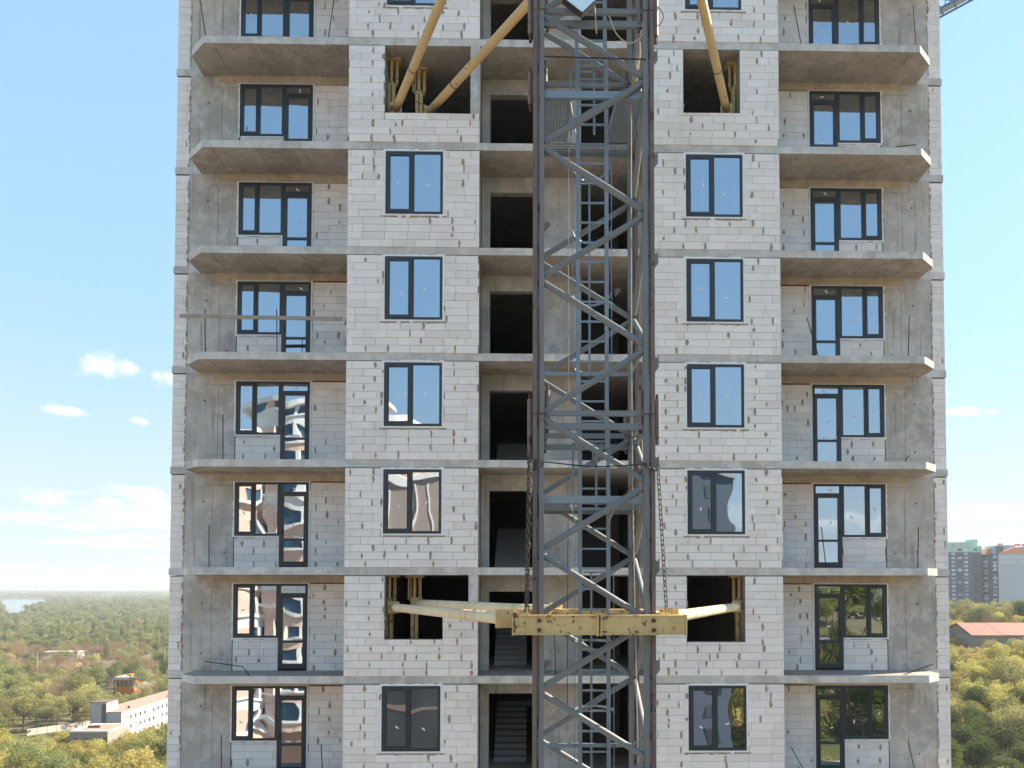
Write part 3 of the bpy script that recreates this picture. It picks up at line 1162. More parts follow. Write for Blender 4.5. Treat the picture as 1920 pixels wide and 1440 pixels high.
# ------------------------------------------------------------------ tie frames (collars) and their struts
def tie_frame(zc2, label, posts, tube_mat):
    t = thing('tie_frame', (1.18, -7.4, zc2), label, 'tie frame', 'yellow tie frames round the mast')
    x0, x1, xm, hh = -.262, 2.640, 1.186, .165
    yf0, yf1 = -7.52, -7.30
    for (a, b) in ((x0, xm - .004), (xm + .004, x1)):
        bm = B(a, b, yf0, yf1, zc2 - hh + .02, zc2 + hh - .02).build('front_beam', 'yellow', t)
        B(a, b, yf0 - .02, yf1 + .02, zc2 + hh - .02, zc2 + hh).build('flange', 'yellow', bm)
        B(a, b, yf0 - .02, yf1 + .02, zc2 - hh, zc2 - hh + .02).build('flange', 'yellow', bm)
    for x in (xm - .030, xm + .030):
        B(x - .012, x + .012, yf0 - .05, yf1 + .03, zc2 - hh - .02, zc2 + hh + .02).build('splice_plate', 'yellow', t)
    for z in (-.11, .11):
        MB().tube([(xm + .01, yf0 - .035, zc2 + z), (xm + .12, yf0 - .035, zc2 + z)], .012, 8).build('splice_bolt', 'chain_steel', t, True)
    # open box ends
    for (ex, o) in ((x0, 1), (x1, -1)):
        xs = sorted((ex + o * .23, ex + o * .255))
        B(xs[0], xs[1], yf0 - .022, yf1 + .01, zc2 - hh + .02, zc2 + hh - .02).build('rib', 'yellow', t)
        xs = sorted((ex + o * .0, ex + o * .23))
        B(xs[0], xs[1], yf0 - .022, yf0, zc2 - .015, zc2 + .015).build('rib', 'yellow', t)
        xs = sorted((ex - o * .012, ex + o * .012))
        B(xs[0], xs[1], yf0 - .03, yf1 + .02, zc2 - hh - .012, zc2 + hh + .012).build('end_plate', 'yellow', t)
    for x in (XL + .01, XR - .0):
        for z in (.075, -.085):
            MB().tube([(x, yf0 - .045, zc2 + z), (x, yf0 + .01, zc2 + z)], .037, 6).build('bolt_head', 'seam_rust', t)
    # sides and back of the collar
    for x in (XL - .24, XR + .24):
        B(x - .09, x + .09, -7.29, -4.85, zc2 - .13, zc2 + .19).build('side_beam', 'yellow', t)
    B(XL - .40, XR + .40, -4.84, -4.66, zc2 - .13, zc2 + .19).build('rear_beam', 'yellow', t)
    for (x, w_) in ((.62, .16), (1.62, .42), (-.05, .2), (2.36, .12)):
        B(x - w_ / 2, x + w_ / 2, -7.1, -6.9, zc2 + .19, zc2 + .25).build('guide_block', 'yellow', t)
    for x in (-.02, 2.335):
        B(x - .02, x + .02, -7.42, -7.38, zc2 + hh, zc2 + hh + .13).build('chain_eye', 'yellow', t)
    for (a, b) in posts:
        a, b = Vector(a), Vector(b)
        d = (b - a).normalized()
        st = MB().tube([a, b], .107, 20).build('strut', tube_mat, t, True)
        for f in (.0, 1.0):
            p = a + (b - a) * f
            q = d.to_track_quat('Z', 'Y').to_matrix()
            MB().obox(p, (.16, .16, .018), q).build('strut_flange', 'yellow', st)
        for f in (.22, .78):
            p = a + (b - a) * f
            MB().tube([p, p + d * .035], .113, 20).build('weld_collar', 'seam_rust' if tube_mat == 'tan_tube' else 'tan_tube', st, True)
    return t


zl = -.62
tie_frame(zl, 'yellow box girder collar clamped round the mast near the lower openings', [((-.42, -7.02, -.535), (-3.67, .38, -.535)), ((.55, -4.80, -.46), (-3.10, .78, -.43)), ((2.46, -7.02, -.51), (5.74, .38, -.505))], 'pale_yellow')
tie_frame(13.3, 'yellow collar round the mast above the frame with two tubes to the wide opening', [((-.42, -7.02, 13.3), (-3.70, .40, 13.28)), ((1.0, -4.80, 13.34), (-2.82, .62, 13.34)), ((2.46, -7.02, 13.36), (5.52, .40, 13.36))], 'tan_tube')


def prop(x, y, zf_, zc_, label, tilt=0):
    """steel prop jammed between floor and ceiling, with a bundle of jacks at its head"""
    t = thing('support_prop', (x, y, zf_), label, 'steel prop', 'steel props in the openings')
    B(x - .10, x + .10, y - .08, y + .08, zf_, zc_ - .72).build('post', 'yellow', t)
    B(x - .015, x + .015, y - .086, y - .08, zf_ + .02, zc_ - .74).build('post_groove', 'seam_rust', t)
    B(x - .075, x + .075, y - .06, y + .06, zc_ - .72, zc_ - .62).build('neck', 'yellow', t)
    for (dx, dy, L, r) in ((0, -.06, .56, .05), (-.12, .02, .66, .032), (.12, .02, .66, .032), (-.17, -.05, .60, .024), (.17, -.05, .6, .024)):
        MB().tube([(x + dx, y + dy, zc_ - .08 - L), (x + dx, y + dy, zc_ - .06)], r, 10).build('jack', 'yellow', t, True)
    B(x - .26, x + .26, y - .17, y + .17, zc_ - .06, zc_ - .004).build('head_plate', 'yellow', t)
    B(x - .18, x + .18, y - .14, y + .14, zf_ + .001, zf_ + .03).build('base_plate', 'yellow', t)
    return t


fz1, cz1 = zb(2) + ST, zb(1)
fz6, cz6 = zb(7) + ST, zb(6)
prop(-3.86, .62, fz1, cz1, 'dark yellow prop at the left edge of the wide top opening')
prop(-3.14, .98, fz1, cz1, 'dark yellow prop behind the tubes in the wide top opening')
prop(5.82, .62, fz1, cz1, 'dark yellow prop at the right edge of the top right opening')
prop(-3.82, .62, fz6, cz6, 'yellow prop at the left edge of the lower left opening')
prop(-3.18, .98, fz6, cz6, 'yellow prop standing in the middle of the lower left opening')
prop(5.83, .62, fz6, cz6, 'yellow prop at the right edge of the lower right opening')

# ------------------------------------------------------------------ rebar ends, plank, debris on the balconies
RODS = [
    ([(-9.054, .2, 16.145), (-8.865, .2, 15.05)], 'slanting rebar rod on the top left balcony near its outer corner'),
    ([(-5.39, .2, 16.199), (-5.541, .2, 15.05)], 'rebar rod with tie wires on the top left balcony beside the white bay'),
    ([(-8.232, 1.1, 13.45), (-8.295, 1.1, 12.35)], 'short rebar rod standing left of the second window down on the left'),
    ([(-8.269, .2, 4.68), (-8.252, .2, 3.44)], 'upright rebar rod on the left balcony with the curved reflections'),
    ([(-8.598, .2, 1.673), (-8.582, .2, .54)], 'upright rebar rod on the left balcony just above the tie frame level'),
    ([(-8.658, .2, -1.974), (-7.65, .2, -2.117), (-7.464, .2, -2.36)], 'rebar rod bent flat over the left balcony floor'),
    ([(-8.192, .2, -3.932), (-8.174, .2, -5.26)], 'upright rebar rod on the lowest left balcony near the concrete wall'),
    ([(-5.541, .2, -4.179), (-5.473, .2, -5.26)], 'upright rebar rod on the lowest left balcony near the white bay'),
    ([(7.364, .2, 16.233), (7.577, .2, 15.05)], 'slanting rebar rod with tie wires on the top right balcony left of the window'),
    ([(10.723, .2, 16.281), (10.797, .2, 15.05)], 'slanting rebar rod on the top right balcony before the pier'),
    ([(10.037, .2, 12.14), (10.187, .2, 12.25), (10.74, .2, 12.321)], 'rebar rod bent low over the second right balcony'),
    ([(7.649, .2, 7.431), (7.963, .2, 6.34)], 'two rebar rods leaning together before a right balcony door'),
    ([(10.492, .2, 7.511), (10.446, .2, 6.34)], 'upright rebar rod before the bare concrete of the fourth right balcony'),
    ([(10.316, .2, 3.45), (10.362, .2, 3.578), (10.451, .2, 3.637)], 'small hooked rebar end on the right balcony edge'),
    ([(7.986, .2, 1.668), (8.106, .2, .54)], 'slanting rebar rod before the tall right balcony door'),
    ([(10.659, .2, 1.674), (10.626, .2, .54)], 'upright black rod before the concrete pier on the right'),
    ([(10.131, .2, -2.36), (10.249, .2, -2.335), (11.013, .2, -2.061)], 'long rebar rod bent outward over the right balcony edge'),
    ([(7.096, .2, -4.284), (7.624, .2, -5.26)], 'slanting rebar rod on the lowest right balcony beside the white bay'),
    ([(10.296, .2, -4.149), (10.527, .2, -5.26)], 'slanting rebar rod with a hook on the lowest right balcony'),
    ([(.708, .25, -1.264), (.737, .25, -2.36)], 'upright rebar rod on the landing behind the mast ladder'),
]
for pts, lab in RODS:
    tag(MB().tube(pts, .0125, 6).build('rebar_rod', 'rebar', None, True), lab, 'rebar', 'rebar ends on the slabs')
for (x, lab) in ((-8.76, 'upright rebar rod holding the left end of the plank rail'), (-6.83, 'upright rebar rod holding the middle of the plank rail')):
    tag(MB().tube([(x - .015, .16, 7.55), (x + .01, .16, 6.34)], .0125, 6).build('rebar_rod', 'rebar', None, True), lab, 'rebar', 'rebar ends on the slabs')
pk = MB()
pk.obox((-7.25, .13, 7.31), (2.19, .014, .05), Matrix.Rotation(.012, 3, 'Y'))
tag(pk.build('plank', 'wood', None), 'long weathered plank tied across a left balcony as a guard rail', 'plank')
# rubble left on one landing
for i, (x, z, lab) in enumerate(((1.95, .62, 'broken lump of rubble on the landing behind the mast'), (2.18, .64, 'pale chunk of foam rubble on the landing behind the mast'))):
    mb = MB().obox((x, .35, zb(5) + ST + .09), (.13, .1, .09), Matrix.Rotation(.5 + i, 3, 'Z') @ Matrix.Rotation(.3, 3, 'X'))
    tag(mb.build('rubble', 'mortar_smear' if i == 0 else 'foam', None), lab, 'rubble')
for i in range(4):
    x = 1.75 + .12 * i
    tag(B(x, x + .035, .4, .45, zb(5) + ST, zb(5) + ST + .45 + .05 * i).build('batten', 'wood', None), 'offcut of timber batten standing on the landing behind the mast, %s from the left' % ('first', 'second', 'third', 'fourth')[i], 'batten', 'timber battens on the landing')

# ------------------------------------------------------------------ ground, road, river
def lerp_tab(x, tab):
    if x <= tab[0][0]:
        return tab[0][1]
    for (a, b), (c2, d) in zip(tab[:-1], tab[1:]):
        if x <= c2:
            return b + (d - b) * (x - a) / (c2 - a)
    return tab[-1][1]


def sstep(x, a, b):
    t = max(0, min(1, (x - a) / (b - a)))
    return t * t * (3 - 2 * t)


RIGHT = [(20, -55), (100, -42), (130, -38.5), (180, -34), (250, -24), (300, -18.5), (540, -17), (1200, -30), (3000, -55)]


def ground_z(x, y):
    d = y + 20
    low = -55.0
    hill = lerp_tab(d, RIGHT) if d > 0 else -55
    z = low + (hill - low) * sstep(x, 5, 50)
    if d < -20:                                  # wooded rise on the far side of the street
        b = lerp_tab(-d, [(20, -55), (32, -30), (45, -22), (70, -8), (110, -4), (400, -20)])
        z = max(z, -55 + (b + 55) * sstep(x, 8, 24))
    if x < -900 and 1700 < d < 4200:
        z = -55
    return z


def m_ground():
    t = NT('ground')
    n1 = t.noise(t.pos(), .02, 5, .6)
    n2 = t.noise(t.pos(), .25, 5, .6)
    c = t.mix(t.ramp(n1, .4, .62), (.10, .105, .045), (.19, .155, .10))
    c = t.mix(t.ramp(n2, .5, .7, 0, .7), c, (.07, .085, .03))
    # sandy construction ground round the tower, pale area widened to bounce light
    sp = t.n('ShaderNodeSeparateXYZ')
    t.t.links.new(t.geo.outputs['Position'], sp.inputs[0])
    dd = t.math('SQRT', t.math('ADD', t.math('POWER', sp.outputs[0], 2.0), t.math('POWER', t.math('ADD', sp.outputs[1], 20.0), 2.0)))
    dd = t.math('ADD', dd, t.math('MULTIPLY', t.noise(t.pos(), .03, 3), 40.0))
    site_bounce = t.math('MAXIMUM', t.ramp(dd, 75, 110, 1, 0), t.math('MULTIPLY', t.ramp(dd, 300, 420, 1, 0), t.ramp(sp.outputs[1], 30, 60, 1, 0)))
    slope = t.math('MULTIPLY', t.ramp(sp.outputs[0], 4, 14, 0, 1), t.ramp(sp.outputs[1], -38, -44, 0, 1))
    site_bounce = t.math('MULTIPLY', site_bounce, t.math('SUBTRACT', 1.0, slope))
    c = t.mix(site_bounce, c, (.36, .325, .285))
    t.bsdf(c, .95, 0, None, .1)
    M['ground'] = t.mat


m_ground()
plain('road', (.33, .31, .29), .9, 0, .15, .4, 0, .2)
t = NT('water')
nb = t.bump(t.noise(t.pos((.02, .05, 1)), 1.0, 4), .25, 1.0)
t.bsdf((.05, .085, .11), .12, 0, nb, .5)
M['water'] = t.mat
gm = MB()
NA = 96
rad = [0.0] + [6 * 1.19 ** i for i in range(50)]
gm.v.append((0, -20, -55))
for r in rad[1:]:
    for a in range(NA):
        th = 2 * math.pi * a / NA
        x, y = r * math.sin(th), -20 + r * math.cos(th)
        gm.v.append((x, y, ground_z(x, y)))
for a in range(NA):
    gm.f.append((0, 1 + (a + 1) % NA, 1 + a))
for i in range(len(rad) - 2):
    for a in range(NA):
        b = (a + 1) % NA
        gm.f.append((1 + i * NA + a, 1 + i * NA + b, 1 + (i + 1) * NA + b, 1 + (i + 1) * NA + a))
gr = gm.build('ground', 'ground', None, True)
tag(gr, kind='structure')
WATER = [(-.690, 1500), (-.680, 1440), (-.668, 1560), (-.655, 1900), (-.640, 2100), (-.634, 2800), (-.640, 3500), (-.66, 3650), (-.692, 3600), (-.698, 3300), (-.700, 2200)]   # bearing and distance along the bank
wpts = [(r_ * d_, d_ - 20) for r_, d_ in WATER]
tag(MB().prism(wpts, -54.9, -54.6).build('river', 'water', None), kind='structure')
# street with parked cars beyond the wood
rd = MB()
ra, rb = Vector((-345, 505, 0)), Vector((-225, 640, 0))
rdv = (rb - ra).normalized()
rn = Vector((-rdv.y, rdv.x, 0))
p = [ra - rdv * 60 + rn * 11, ra - rdv * 60 - rn * 11, rb + rdv * 120 - rn * 11, rb + rdv * 120 + rn * 11]
rd.prism([(q.x, q.y) for q in p][::-1], -54.97, -54.9)
tag(rd.build('road', 'road', None), kind='structure')

# ------------------------------------------------------------------ buildings in the distance
plain('render_white', (.66, .61, .56), .9, 0, .12, .35, 0, .15)
plain('panel_grey', (.42, .42, .42), .9, 0, .14, .5, 0, .15)
plain('roof_felt', (.34, .25, .205), .95, 0, .2, .4, 0, .1)
plain('far_window', (.07, .085, .10), .25, 0, .2, 1, 0, .5, .5)
plain('far_window_pale', (.45, .50, .55), .3, 0, .1, 1, 0, .5, .45)
plain('annex_wall', (.30, .25, .215), .9, 0, .2, .6, 0)
plain('brick_strip', (.16, .11, .09), .9, 0, .2, 1, 0)
plain('orange', (.72, .24, .035), .7, 0, .1, .6, 0)
plain('blue_glass', (.04, .10, .16), .3, 0, .1, 1, 0, .5)
plain('metal_roof', (.62, .60, .58), .5, 0, .1, 1, 0)
plain('red_roof', (.38, .125, .09), .7, 0, .18, .9, 0, .2, .06)
plain('barn_wall', (.26, .23, .21), .9, 0, .2, 1, 0)
plain('dark_cladding', (.095, .12, .165), .7, 0, .12, .3, 0)
plain('mint', (.40, .58, .50), .7, 0, .08, .3, 0)
plain('grey_cladding', (.41, .45, .50), .7, 0, .06, .08, 0)
plain('terracotta', (.62, .27, .17), .7, 0, .1, .3, 0)
plain('white_paint', (.80, .79, .77), .6, 0, .05, .5, 0)
plain('fence_concrete', (.52, .47, .42), .9, 0, .15, .8, 0)
plain('brown_stone', (.20, .15, .125), .75, 0, .15, .5, 0)
plain('plinth_dark', (.05, .053, .058), .6, 0, .6, .25, 0)
plain('brown_render', (.34, .28, .25), .75, 0, .15, .5, 0)
plain('salmon', (.76, .54, .44), .7, 0, .06, .3, 0)

# long white school-like block: end towards us in shade, long side in the sun
sch = thing('school_building', (-147, 275, -55), 'long white three-storey building with brown flat roof at lower left', 'building')
sx0, sx1, sy0, sy1, sz = -154.3, -143.8, 248.0, 310.0, -44.2
B(sx0, sx1, sy0, sy1, -55, sz).build('wall', 'render_white', sch)
B(sx0 - .15, sx1 + .15, sy0 - .15, sy1 + .15, sz, sz + .22).build('roof', 'roof_felt', sch)
B(sx0 - .2, -148.9, sy0 - .4, sy0 + 7, -55, -40.7).build('stair_tower', 'panel_grey', sch)
B(sx0 - .3, -148.8, sy0 - .5, sy0 + 7.1, -40.7, -40.45).build('tower_roof', 'brick_strip', sch)
B(-148.88, sx1 + .01, sy0 - .06, sy0 + .1, -55, sz - .02).build('end_panel', 'panel_grey', sch)  # grey sheet over the white end, its shade put into the colour
B(-150.6, -149.0, sy0 - .47, sy0 - .38, -55, -41.2).build('brick_strip', 'brick_strip', sch)
for f in range(3):
    for i in range(18):
        y = sy0 + 2.2 + i * 3.3
        z = sz - 2.5 - f * 3.3
        w_ = B(sx1 - .05, sx1 + .03, y, y + 1.5, z - .75, z + .75).build('window', 'far_window' if (i * 7 + f) % 5 else 'terracotta', sch)
        B(sx1, sx1 + .10, y - .05, y + 1.55, z - .85, z - .76).build('sill', 'render_white', w_)
for (x, y) in ((-146, 256), (-145, 284), (-146, 287), (-147, 290)):
    B(x, x + .7, y, y + .7, sz + .2, sz + 1.1).build('roof_vent', 'brick_strip', sch)
anx = thing('annex_building', (-140, 228, -55), 'low pale flat-roofed annex in front of the white building', 'building')
B(-146.8, -134.7, 223, 236, -55, -46.4).build('wall', 'annex_wall', anx)
B(-147, -134.5, 222.8, 236.2, -46.4, -45.9).build('parapet', 'render_white', anx)
B(-145, -135, 224, 235, -45.92, -45.85).build('roof', 'roof_felt', anx)
for i in range(4):
    B(-145.5 + i * 3, -143.9 + i * 3, 222.93, 223.05, -50, -48.2).build('window', 'far_window', anx)
B(-144, -140, 228, 228.4, -45.9, -45.1).build('roof_hatch', 'brick_strip', anx)
ob = thing('orange_pavilion', (-207, 374, -55), 'small orange building with white roof among the trees at left', 'building')
B(-212, -202.4, 369, 379, -55, -47.4).build('wall', 'orange', ob)
B(-212.6, -201.8, 368.4, 379.6, -47.4, -46.0).build('roof', 'metal_roof', ob)
B(-208, -205.6, 372, 375, -46.0, -44.9).build('roof_box', 'orange', ob)
for i in range(4):
    w_ = B(-211.4 + i * 2.1, -210.2 + i * 2.1, 368.93, 369.05, -50.8, -48.0).build('window', 'blue_glass', ob)
ob2 = thing('pale_shed', (-190, 400, -55), 'white shed at the left edge of the apartment building below the street', 'shed')
B(-190, -178, 392, 404, -55, -49.5).build('wall', 'render_white', ob2)
B(-190.5, -177.5, 391.5, 404.5, -49.5, -49).build('roof', 'metal_roof', ob2)
fe = thing('concrete_fence', (-165, 270, -55), 'pale concrete panel fence running behind the annex towards the white building', 'fence')
fa, fb = Vector((-186, 262, -55)), Vector((-158, 300, -55))
for i in range(14):
    a = fa + (fb - fa) * i / 14
    b = fa + (fb - fa) * (i + .94) / 14
    MB().bar(a + Vector((0, 0, 1.2)), b + Vector((0, 0, 1.2)), .2, 2.4).build('panel', 'fence_concrete', fe)
ob3 = thing('white_hall', (-420, 640, -55), 'long white low hall beside the street beyond the bare trees', 'building')
B(-372, -346, 560, 572, -55, -50).build('wall', 'white_paint', ob3)
B(-373, -345, 559, 573, -50, -49.3).build('roof', 'metal_roof', ob3)
for i, (x, y, w_, h_) in enumerate(((-2010, 3460, 150, 14), (-1860, 3480, 120, 10), (-2400, 7000, 60, 45), (-3000, 8600, 70, 60), (-3500, 9500, 40, 80))):
    o = thing('distant_building', (x, y, -55), ('long pale warehouse on the far river bank', 'second pale warehouse right of the first on the far bank', 'faint pale building on the horizon, left one', 'faint pale building on the horizon, middle one', 'faint pale tower on the horizon, right one')[i], 'building')
    B(x - w_ / 2, x + w_ / 2, y, y + 30, -55, -55 + h_).build('wall', 'white_paint', o)
    B(x - w_ / 2 - 1, x + w_ / 2 + 1, y - 1, y + 31, -55 + h_, -55 + h_ + 1.5).build('roof', 'metal_roof', o)

# parked cars
plain('car_white', (.75, .74, .72), .35, 0, .05, 1, 0, .5)
plain('car_dark', (.05, .055, .06), .35, 0, .05, 1, 0, .5)
plain('car_grey', (.35, .36, .37), .35, 0, .05, 1, 0, .5)
plain('car_blue', (.10, .14, .22), .35, 0, .05, 1, 0, .5)
plain('tyre', (.02, .02, .02), .9, 0, .05, 1, 0)
CC = ['white', 'dark', 'white', 'grey', 'blue', 'white', 'dark', 'grey', 'white']
ORD = ['first', 'second', 'third', 'fourth', 'fifth', 'sixth', 'seventh', 'eighth', 'ninth', 'tenth', 'eleventh', 'twelfth', 'thirteenth', 'fourteenth', 'fifteenth', 'sixteenth', 'seventeenth', 'eighteenth', 'nineteenth', 'twentieth', 'twenty-first', 'twenty-second', 'twenty-third', 'twenty-fourth', 'twenty-fifth', 'twenty-sixth', 'twenty-seventh', 'twenty-eighth', 'twenty-ninth', 'thirtieth']
for i, cn_ in enumerate(CC):
    p = ra + (rb - ra) * (.08 + .12 * i) - rn * 6.5
    t_ = thing('parked_car', (p.x, p.y, -54.9), '%s car parked along the far street, %s in the row from the left' % (cn_, ORD[i]), 'car', 'cars parked along the street')
    ang = Matrix.Rotation(math.atan2(rdv.y, rdv.x), 3, 'Z')

    def cb(x0, x1, y0, y1, z0, z1, nm, mt):
        mb = MB().box(x0, x1, y0, y1, z0, z1)
        mb.xform_from(0, Matrix.Translation((p.x, p.y, -54.9)) @ ang.to_4x4())
        return mb.build(nm, mt, t_)
    cb(-2.2, 2.2, -.9, .9, .35, .95, 'body', 'car_' + cn_)
    mb = MB()
    mb.v = [(-1.7, -.82, .95), (1.2, -.82, .95), (1.2, .82, .95), (-1.7, .82, .95), (-1.2, -.7, 1.5), (.5, -.7, 1.5), (.5, .7, 1.5), (-1.2, .7, 1.5)]
    mb.f = [(4, 5, 6, 7), (0, 1, 5, 4), (1, 2, 6, 5), (2, 3, 7, 6), (3, 0, 4, 7)]
    mb.xform_from(0, Matrix.Translation((p.x, p.y, -54.9)) @ ang.to_4x4())
    mb.build('cabin', 'far_window', t_)
    for wx in (-1.35, 1.35):
        for wy in (-.9, .9):
            mb = MB().tube([(wx, wy - .1, .33), (wx, wy + .1, .33)], .33, 10)
            mb.xform_from(0, Matrix.Translation((p.x, p.y, -54.9)) @ ang.to_4x4())
            mb.build('wheel', 'tyre', t_)
for i, (x, y, h, lab) in enumerate(((-272, 400, 20, 'tall thin lamp post rising left of the orange pavilion'), (-236, 470, 16, 'thin lamp post at the edge of the apartment building'), (-262, 560, 14, 'thin lamp post beside the parked cars'), (-300, 560, 13, 'thin lamp post among the bare trees'))):
    t_ = thing('lamp_post', (x, y, -55), lab, 'lamp post', 'lamp posts along the street')
    MB().tube([(x, y, -55), (x, y, -55 + h)], [.16, .09], 8).build('pole', 'metal_roof', t_)
    MB().bar((x, y, -55 + h), (x + 1.6, y, -55 + h + .3), .1, .1).build('arm', 'metal_roof', t_)
    B(x + 1.4, x + 2.2, y - .15, y + .15, -55 + h + .2, -55 + h + .36).build('lamp_head', 'metal_roof', t_)

# red-roofed barn on the right
bn = thing('barn', (165, 240, -24), 'long low barn with red metal roof among the bushes at right', 'barn')
bx0, bx1, by0, by1, bym = 151.5, 192.0, 233.0, 251.0, 242.0
ze, zr_ = -15.9, -12.2
B(bx0 + .3, bx1, by0 + .4, by1 - .4, -26, ze).build('wall', 'barn_wall', bn)
mb = MB()
mb.v = [(bx0 + .3, by0 + .4, ze), (bx0 + .3, by1 - .4, ze), (bx0 + .3, bym, zr_ - .1), (bx0 + .6, by0 + .4, ze), (bx0 + .6, by1 - .4, ze), (bx0 + .6, bym, zr_ - .1)]
mb.f = [(0, 2, 1), (3, 4, 5), (0, 3, 5, 2), (1, 2, 5, 4)]
mb.build('gable', 'brown_stone', bn)
nP = 27
for i in range(nP):
    x0 = bx0 - .3 + (bx1 - bx0) * i / nP
    x1 = bx0 - .3 + (bx1 - bx0) * (i + .985) / nP
    dz = random.uniform(-.03, .05)
    for (ya, yb2) in ((by0 - .3, bym), (by1 + .3, bym)):
        mb = MB()
        za = ze - .15
        mb.v = [(x0, ya, za + dz), (x1, ya, za + dz), (x1, yb2, zr_ + dz), (x0, yb2, zr_ + dz), (x0, ya, za + dz - .1), (x1, ya, za + dz - .1), (x1, yb2, zr_ + dz - .1), (x0, yb2, zr_ + dz - .1)]
        mb.f = [(0, 1, 2, 3), (4, 7, 6, 5), (0, 4, 5, 1), (1, 5, 6, 2), (2, 6, 7, 3), (3, 7, 4, 0)]
        mb.build('roof_sheet', 'red_roof', bn)

# tower blocks on the right
ta = thing('tower_block', (315, 530, -20), 'dark blue tower block with mint green top storeys on the right skyline', 'building')
B(285, 324.6, 520, 545, -25, 26.3).build('wall', 'dark_cladding', ta)
B(284.8, 324.8, 519.8, 545.2, 26.3, 33.6).build('top_storeys', 'mint', ta)
B(324.6, 333, 523, 545, -25, 26.3).build('wing', 'dark_cladding', ta)
B(324.8, 333.2, 522.8, 545.2, 26.3, 31).build('wing_top', 'mint', ta)
B(326.0, 331.5, 525, 532, 31, 36).build('roof_house', 'mint', ta)
for c_ in range(7):
    for r_i in range(18):
        x = 291.2 + c_ * 4.75
        z = 31.0 - r_i * 2.98
        big = c_ == 5
        w_ = B(x - (1.3 if not big else 1.5), x + (1.3 if not big else 1.5), 519.7, 519.95, z - .85, z + .85).build('window', 'far_window_pale' if not big or r_i % 3 == 0 else 'far_window', ta)
        if r_i > 1:
            B(x - .1, x + .1, 519.62, 519.75, z - .85, z + .85).build('mullion', 'far_window', w_)
for r_i in range(16):
    z = 28.5 - r_i * 2.98
    B(327.3, 329.8, 522.7, 522.95, z - .7, z + .7).build('window', 'far_window', ta)
tb = thing('apartment_tower', (350, 525, -20), 'dark tower with a blank grey end wall carrying a phone number under an orange roof', 'building')
B(337.0, 362, 510, 540, -25, 24.9).build('wall', 'dark_cladding', tb)
ew = B(337.1, 362.1, 509.7, 510.0, -25, 24.7).build('end_wall', 'grey_cladding', tb)
mb = MB()
mb.v = [(337.0, 509.5, 24.7), (362.2, 509.5, 24.7), (362.2, 509.5, 30.6), (348.5, 509.5, 29.2), (341.5, 509.5, 26.8), (337.0, 516, 24.7), (362.2, 516, 24.7), (362.2, 516, 30.6), (348.5, 516, 29.2), (341.5, 516, 26.8)]
mb.f = [(0, 1, 2, 3, 4), (9, 8, 7, 6, 5), (0, 4, 9, 5), (4, 3, 8, 9), (3, 2, 7, 8), (1, 6, 7, 2)]
mb.build('roof', 'terracotta', tb)
mb = MB()
mb.v = [(335.6, 522, 24.8), (340.5, 522, 24.8), (340.5, 541, 24.8), (334.0, 541, 24.8), (337.0, 522, 28.8), (340.5, 522, 29.5), (340.5, 541, 29.5), (338.0, 541, 28.8)]
mb.f = [(3, 2, 1, 0), (4, 5, 6, 7), (0, 1, 5, 4), (1, 2, 6, 5), (2, 3, 7, 6), (3, 0, 4, 7)]
mb.build('side_roof', 'terracotta', tb)
B(340.0, 352, 514, 530, 24.9, 31.0).build('roof_house', 'grey_cladding', tb)
B(338.5, 341.8, 511, 515, 24.9, 30.2).build('chimney', 'dark_cladding', tb)
B(345, 360, 520, 536, 31.0, 31.6).build('roof_cover', 'metal_roof', tb)
for (x, y, z) in ((349, 519, 29.8), (355, 517, 30.7), (358, 514, 30.6), (345.5, 522, 31.4)):
    B(x, x + 3.0, y, y + 2, z, z + 1.6).build('roof_vent', 'terracotta', tb)
# balcony stacks on the shaded side
for (y, d) in ((511.5, 3.2), (522.0, 4.4), (536.5, 2.2)):
    for r_i in range(16):
        z = 22.6 - r_i * 2.98
        bc = B(335.9, 337.05, y, y + d, z - 1.2, z - .3).build('balcony', 'white_paint' if r_i % 4 else 'far_window_pale', tb)
        B(336.3, 337.05, y + .3, y + d - .3, z - .28, z + 1.2).build('balcony_glazing', 'far_window_pale' if (r_i * 5 + int(y)) % 3 else 'far_window', bc)
for body, z, h_, nm in (('КВАРТИРИ', 21.0, 2.6, 0), ('359-07-37', 17.6, 3.2, 1)):
    cu = bpy.data.curves.new('lettering', 'FONT')
    cu.body = body
    cu.size = h_
    cu.extrude = .05
    cu.align_x = 'LEFT'
    tmp = bpy.data.objects.new('tmp', cu)
    COL.objects.link(tmp)
    bpy.context.view_layer.update()
    me = bpy.data.meshes.new_from_object(tmp.evaluated_get(bpy.context.evaluated_depsgraph_get()))
    bpy.data.objects.remove(tmp)
    xs_ = [v.co.x for v in me.vertices]
    wd = max(xs_) - min(xs_)
    me.transform(Matrix.Translation((337.9, 509.62, z)) @ Matrix.Rotation(R(90), 4, 'X') @ Matrix.Diagonal((17.6 / wd, 1.0, 1, 1)))
    me.materials.clear()
    me.materials.append(M['white_paint'])
    link('lettering', me, tb)

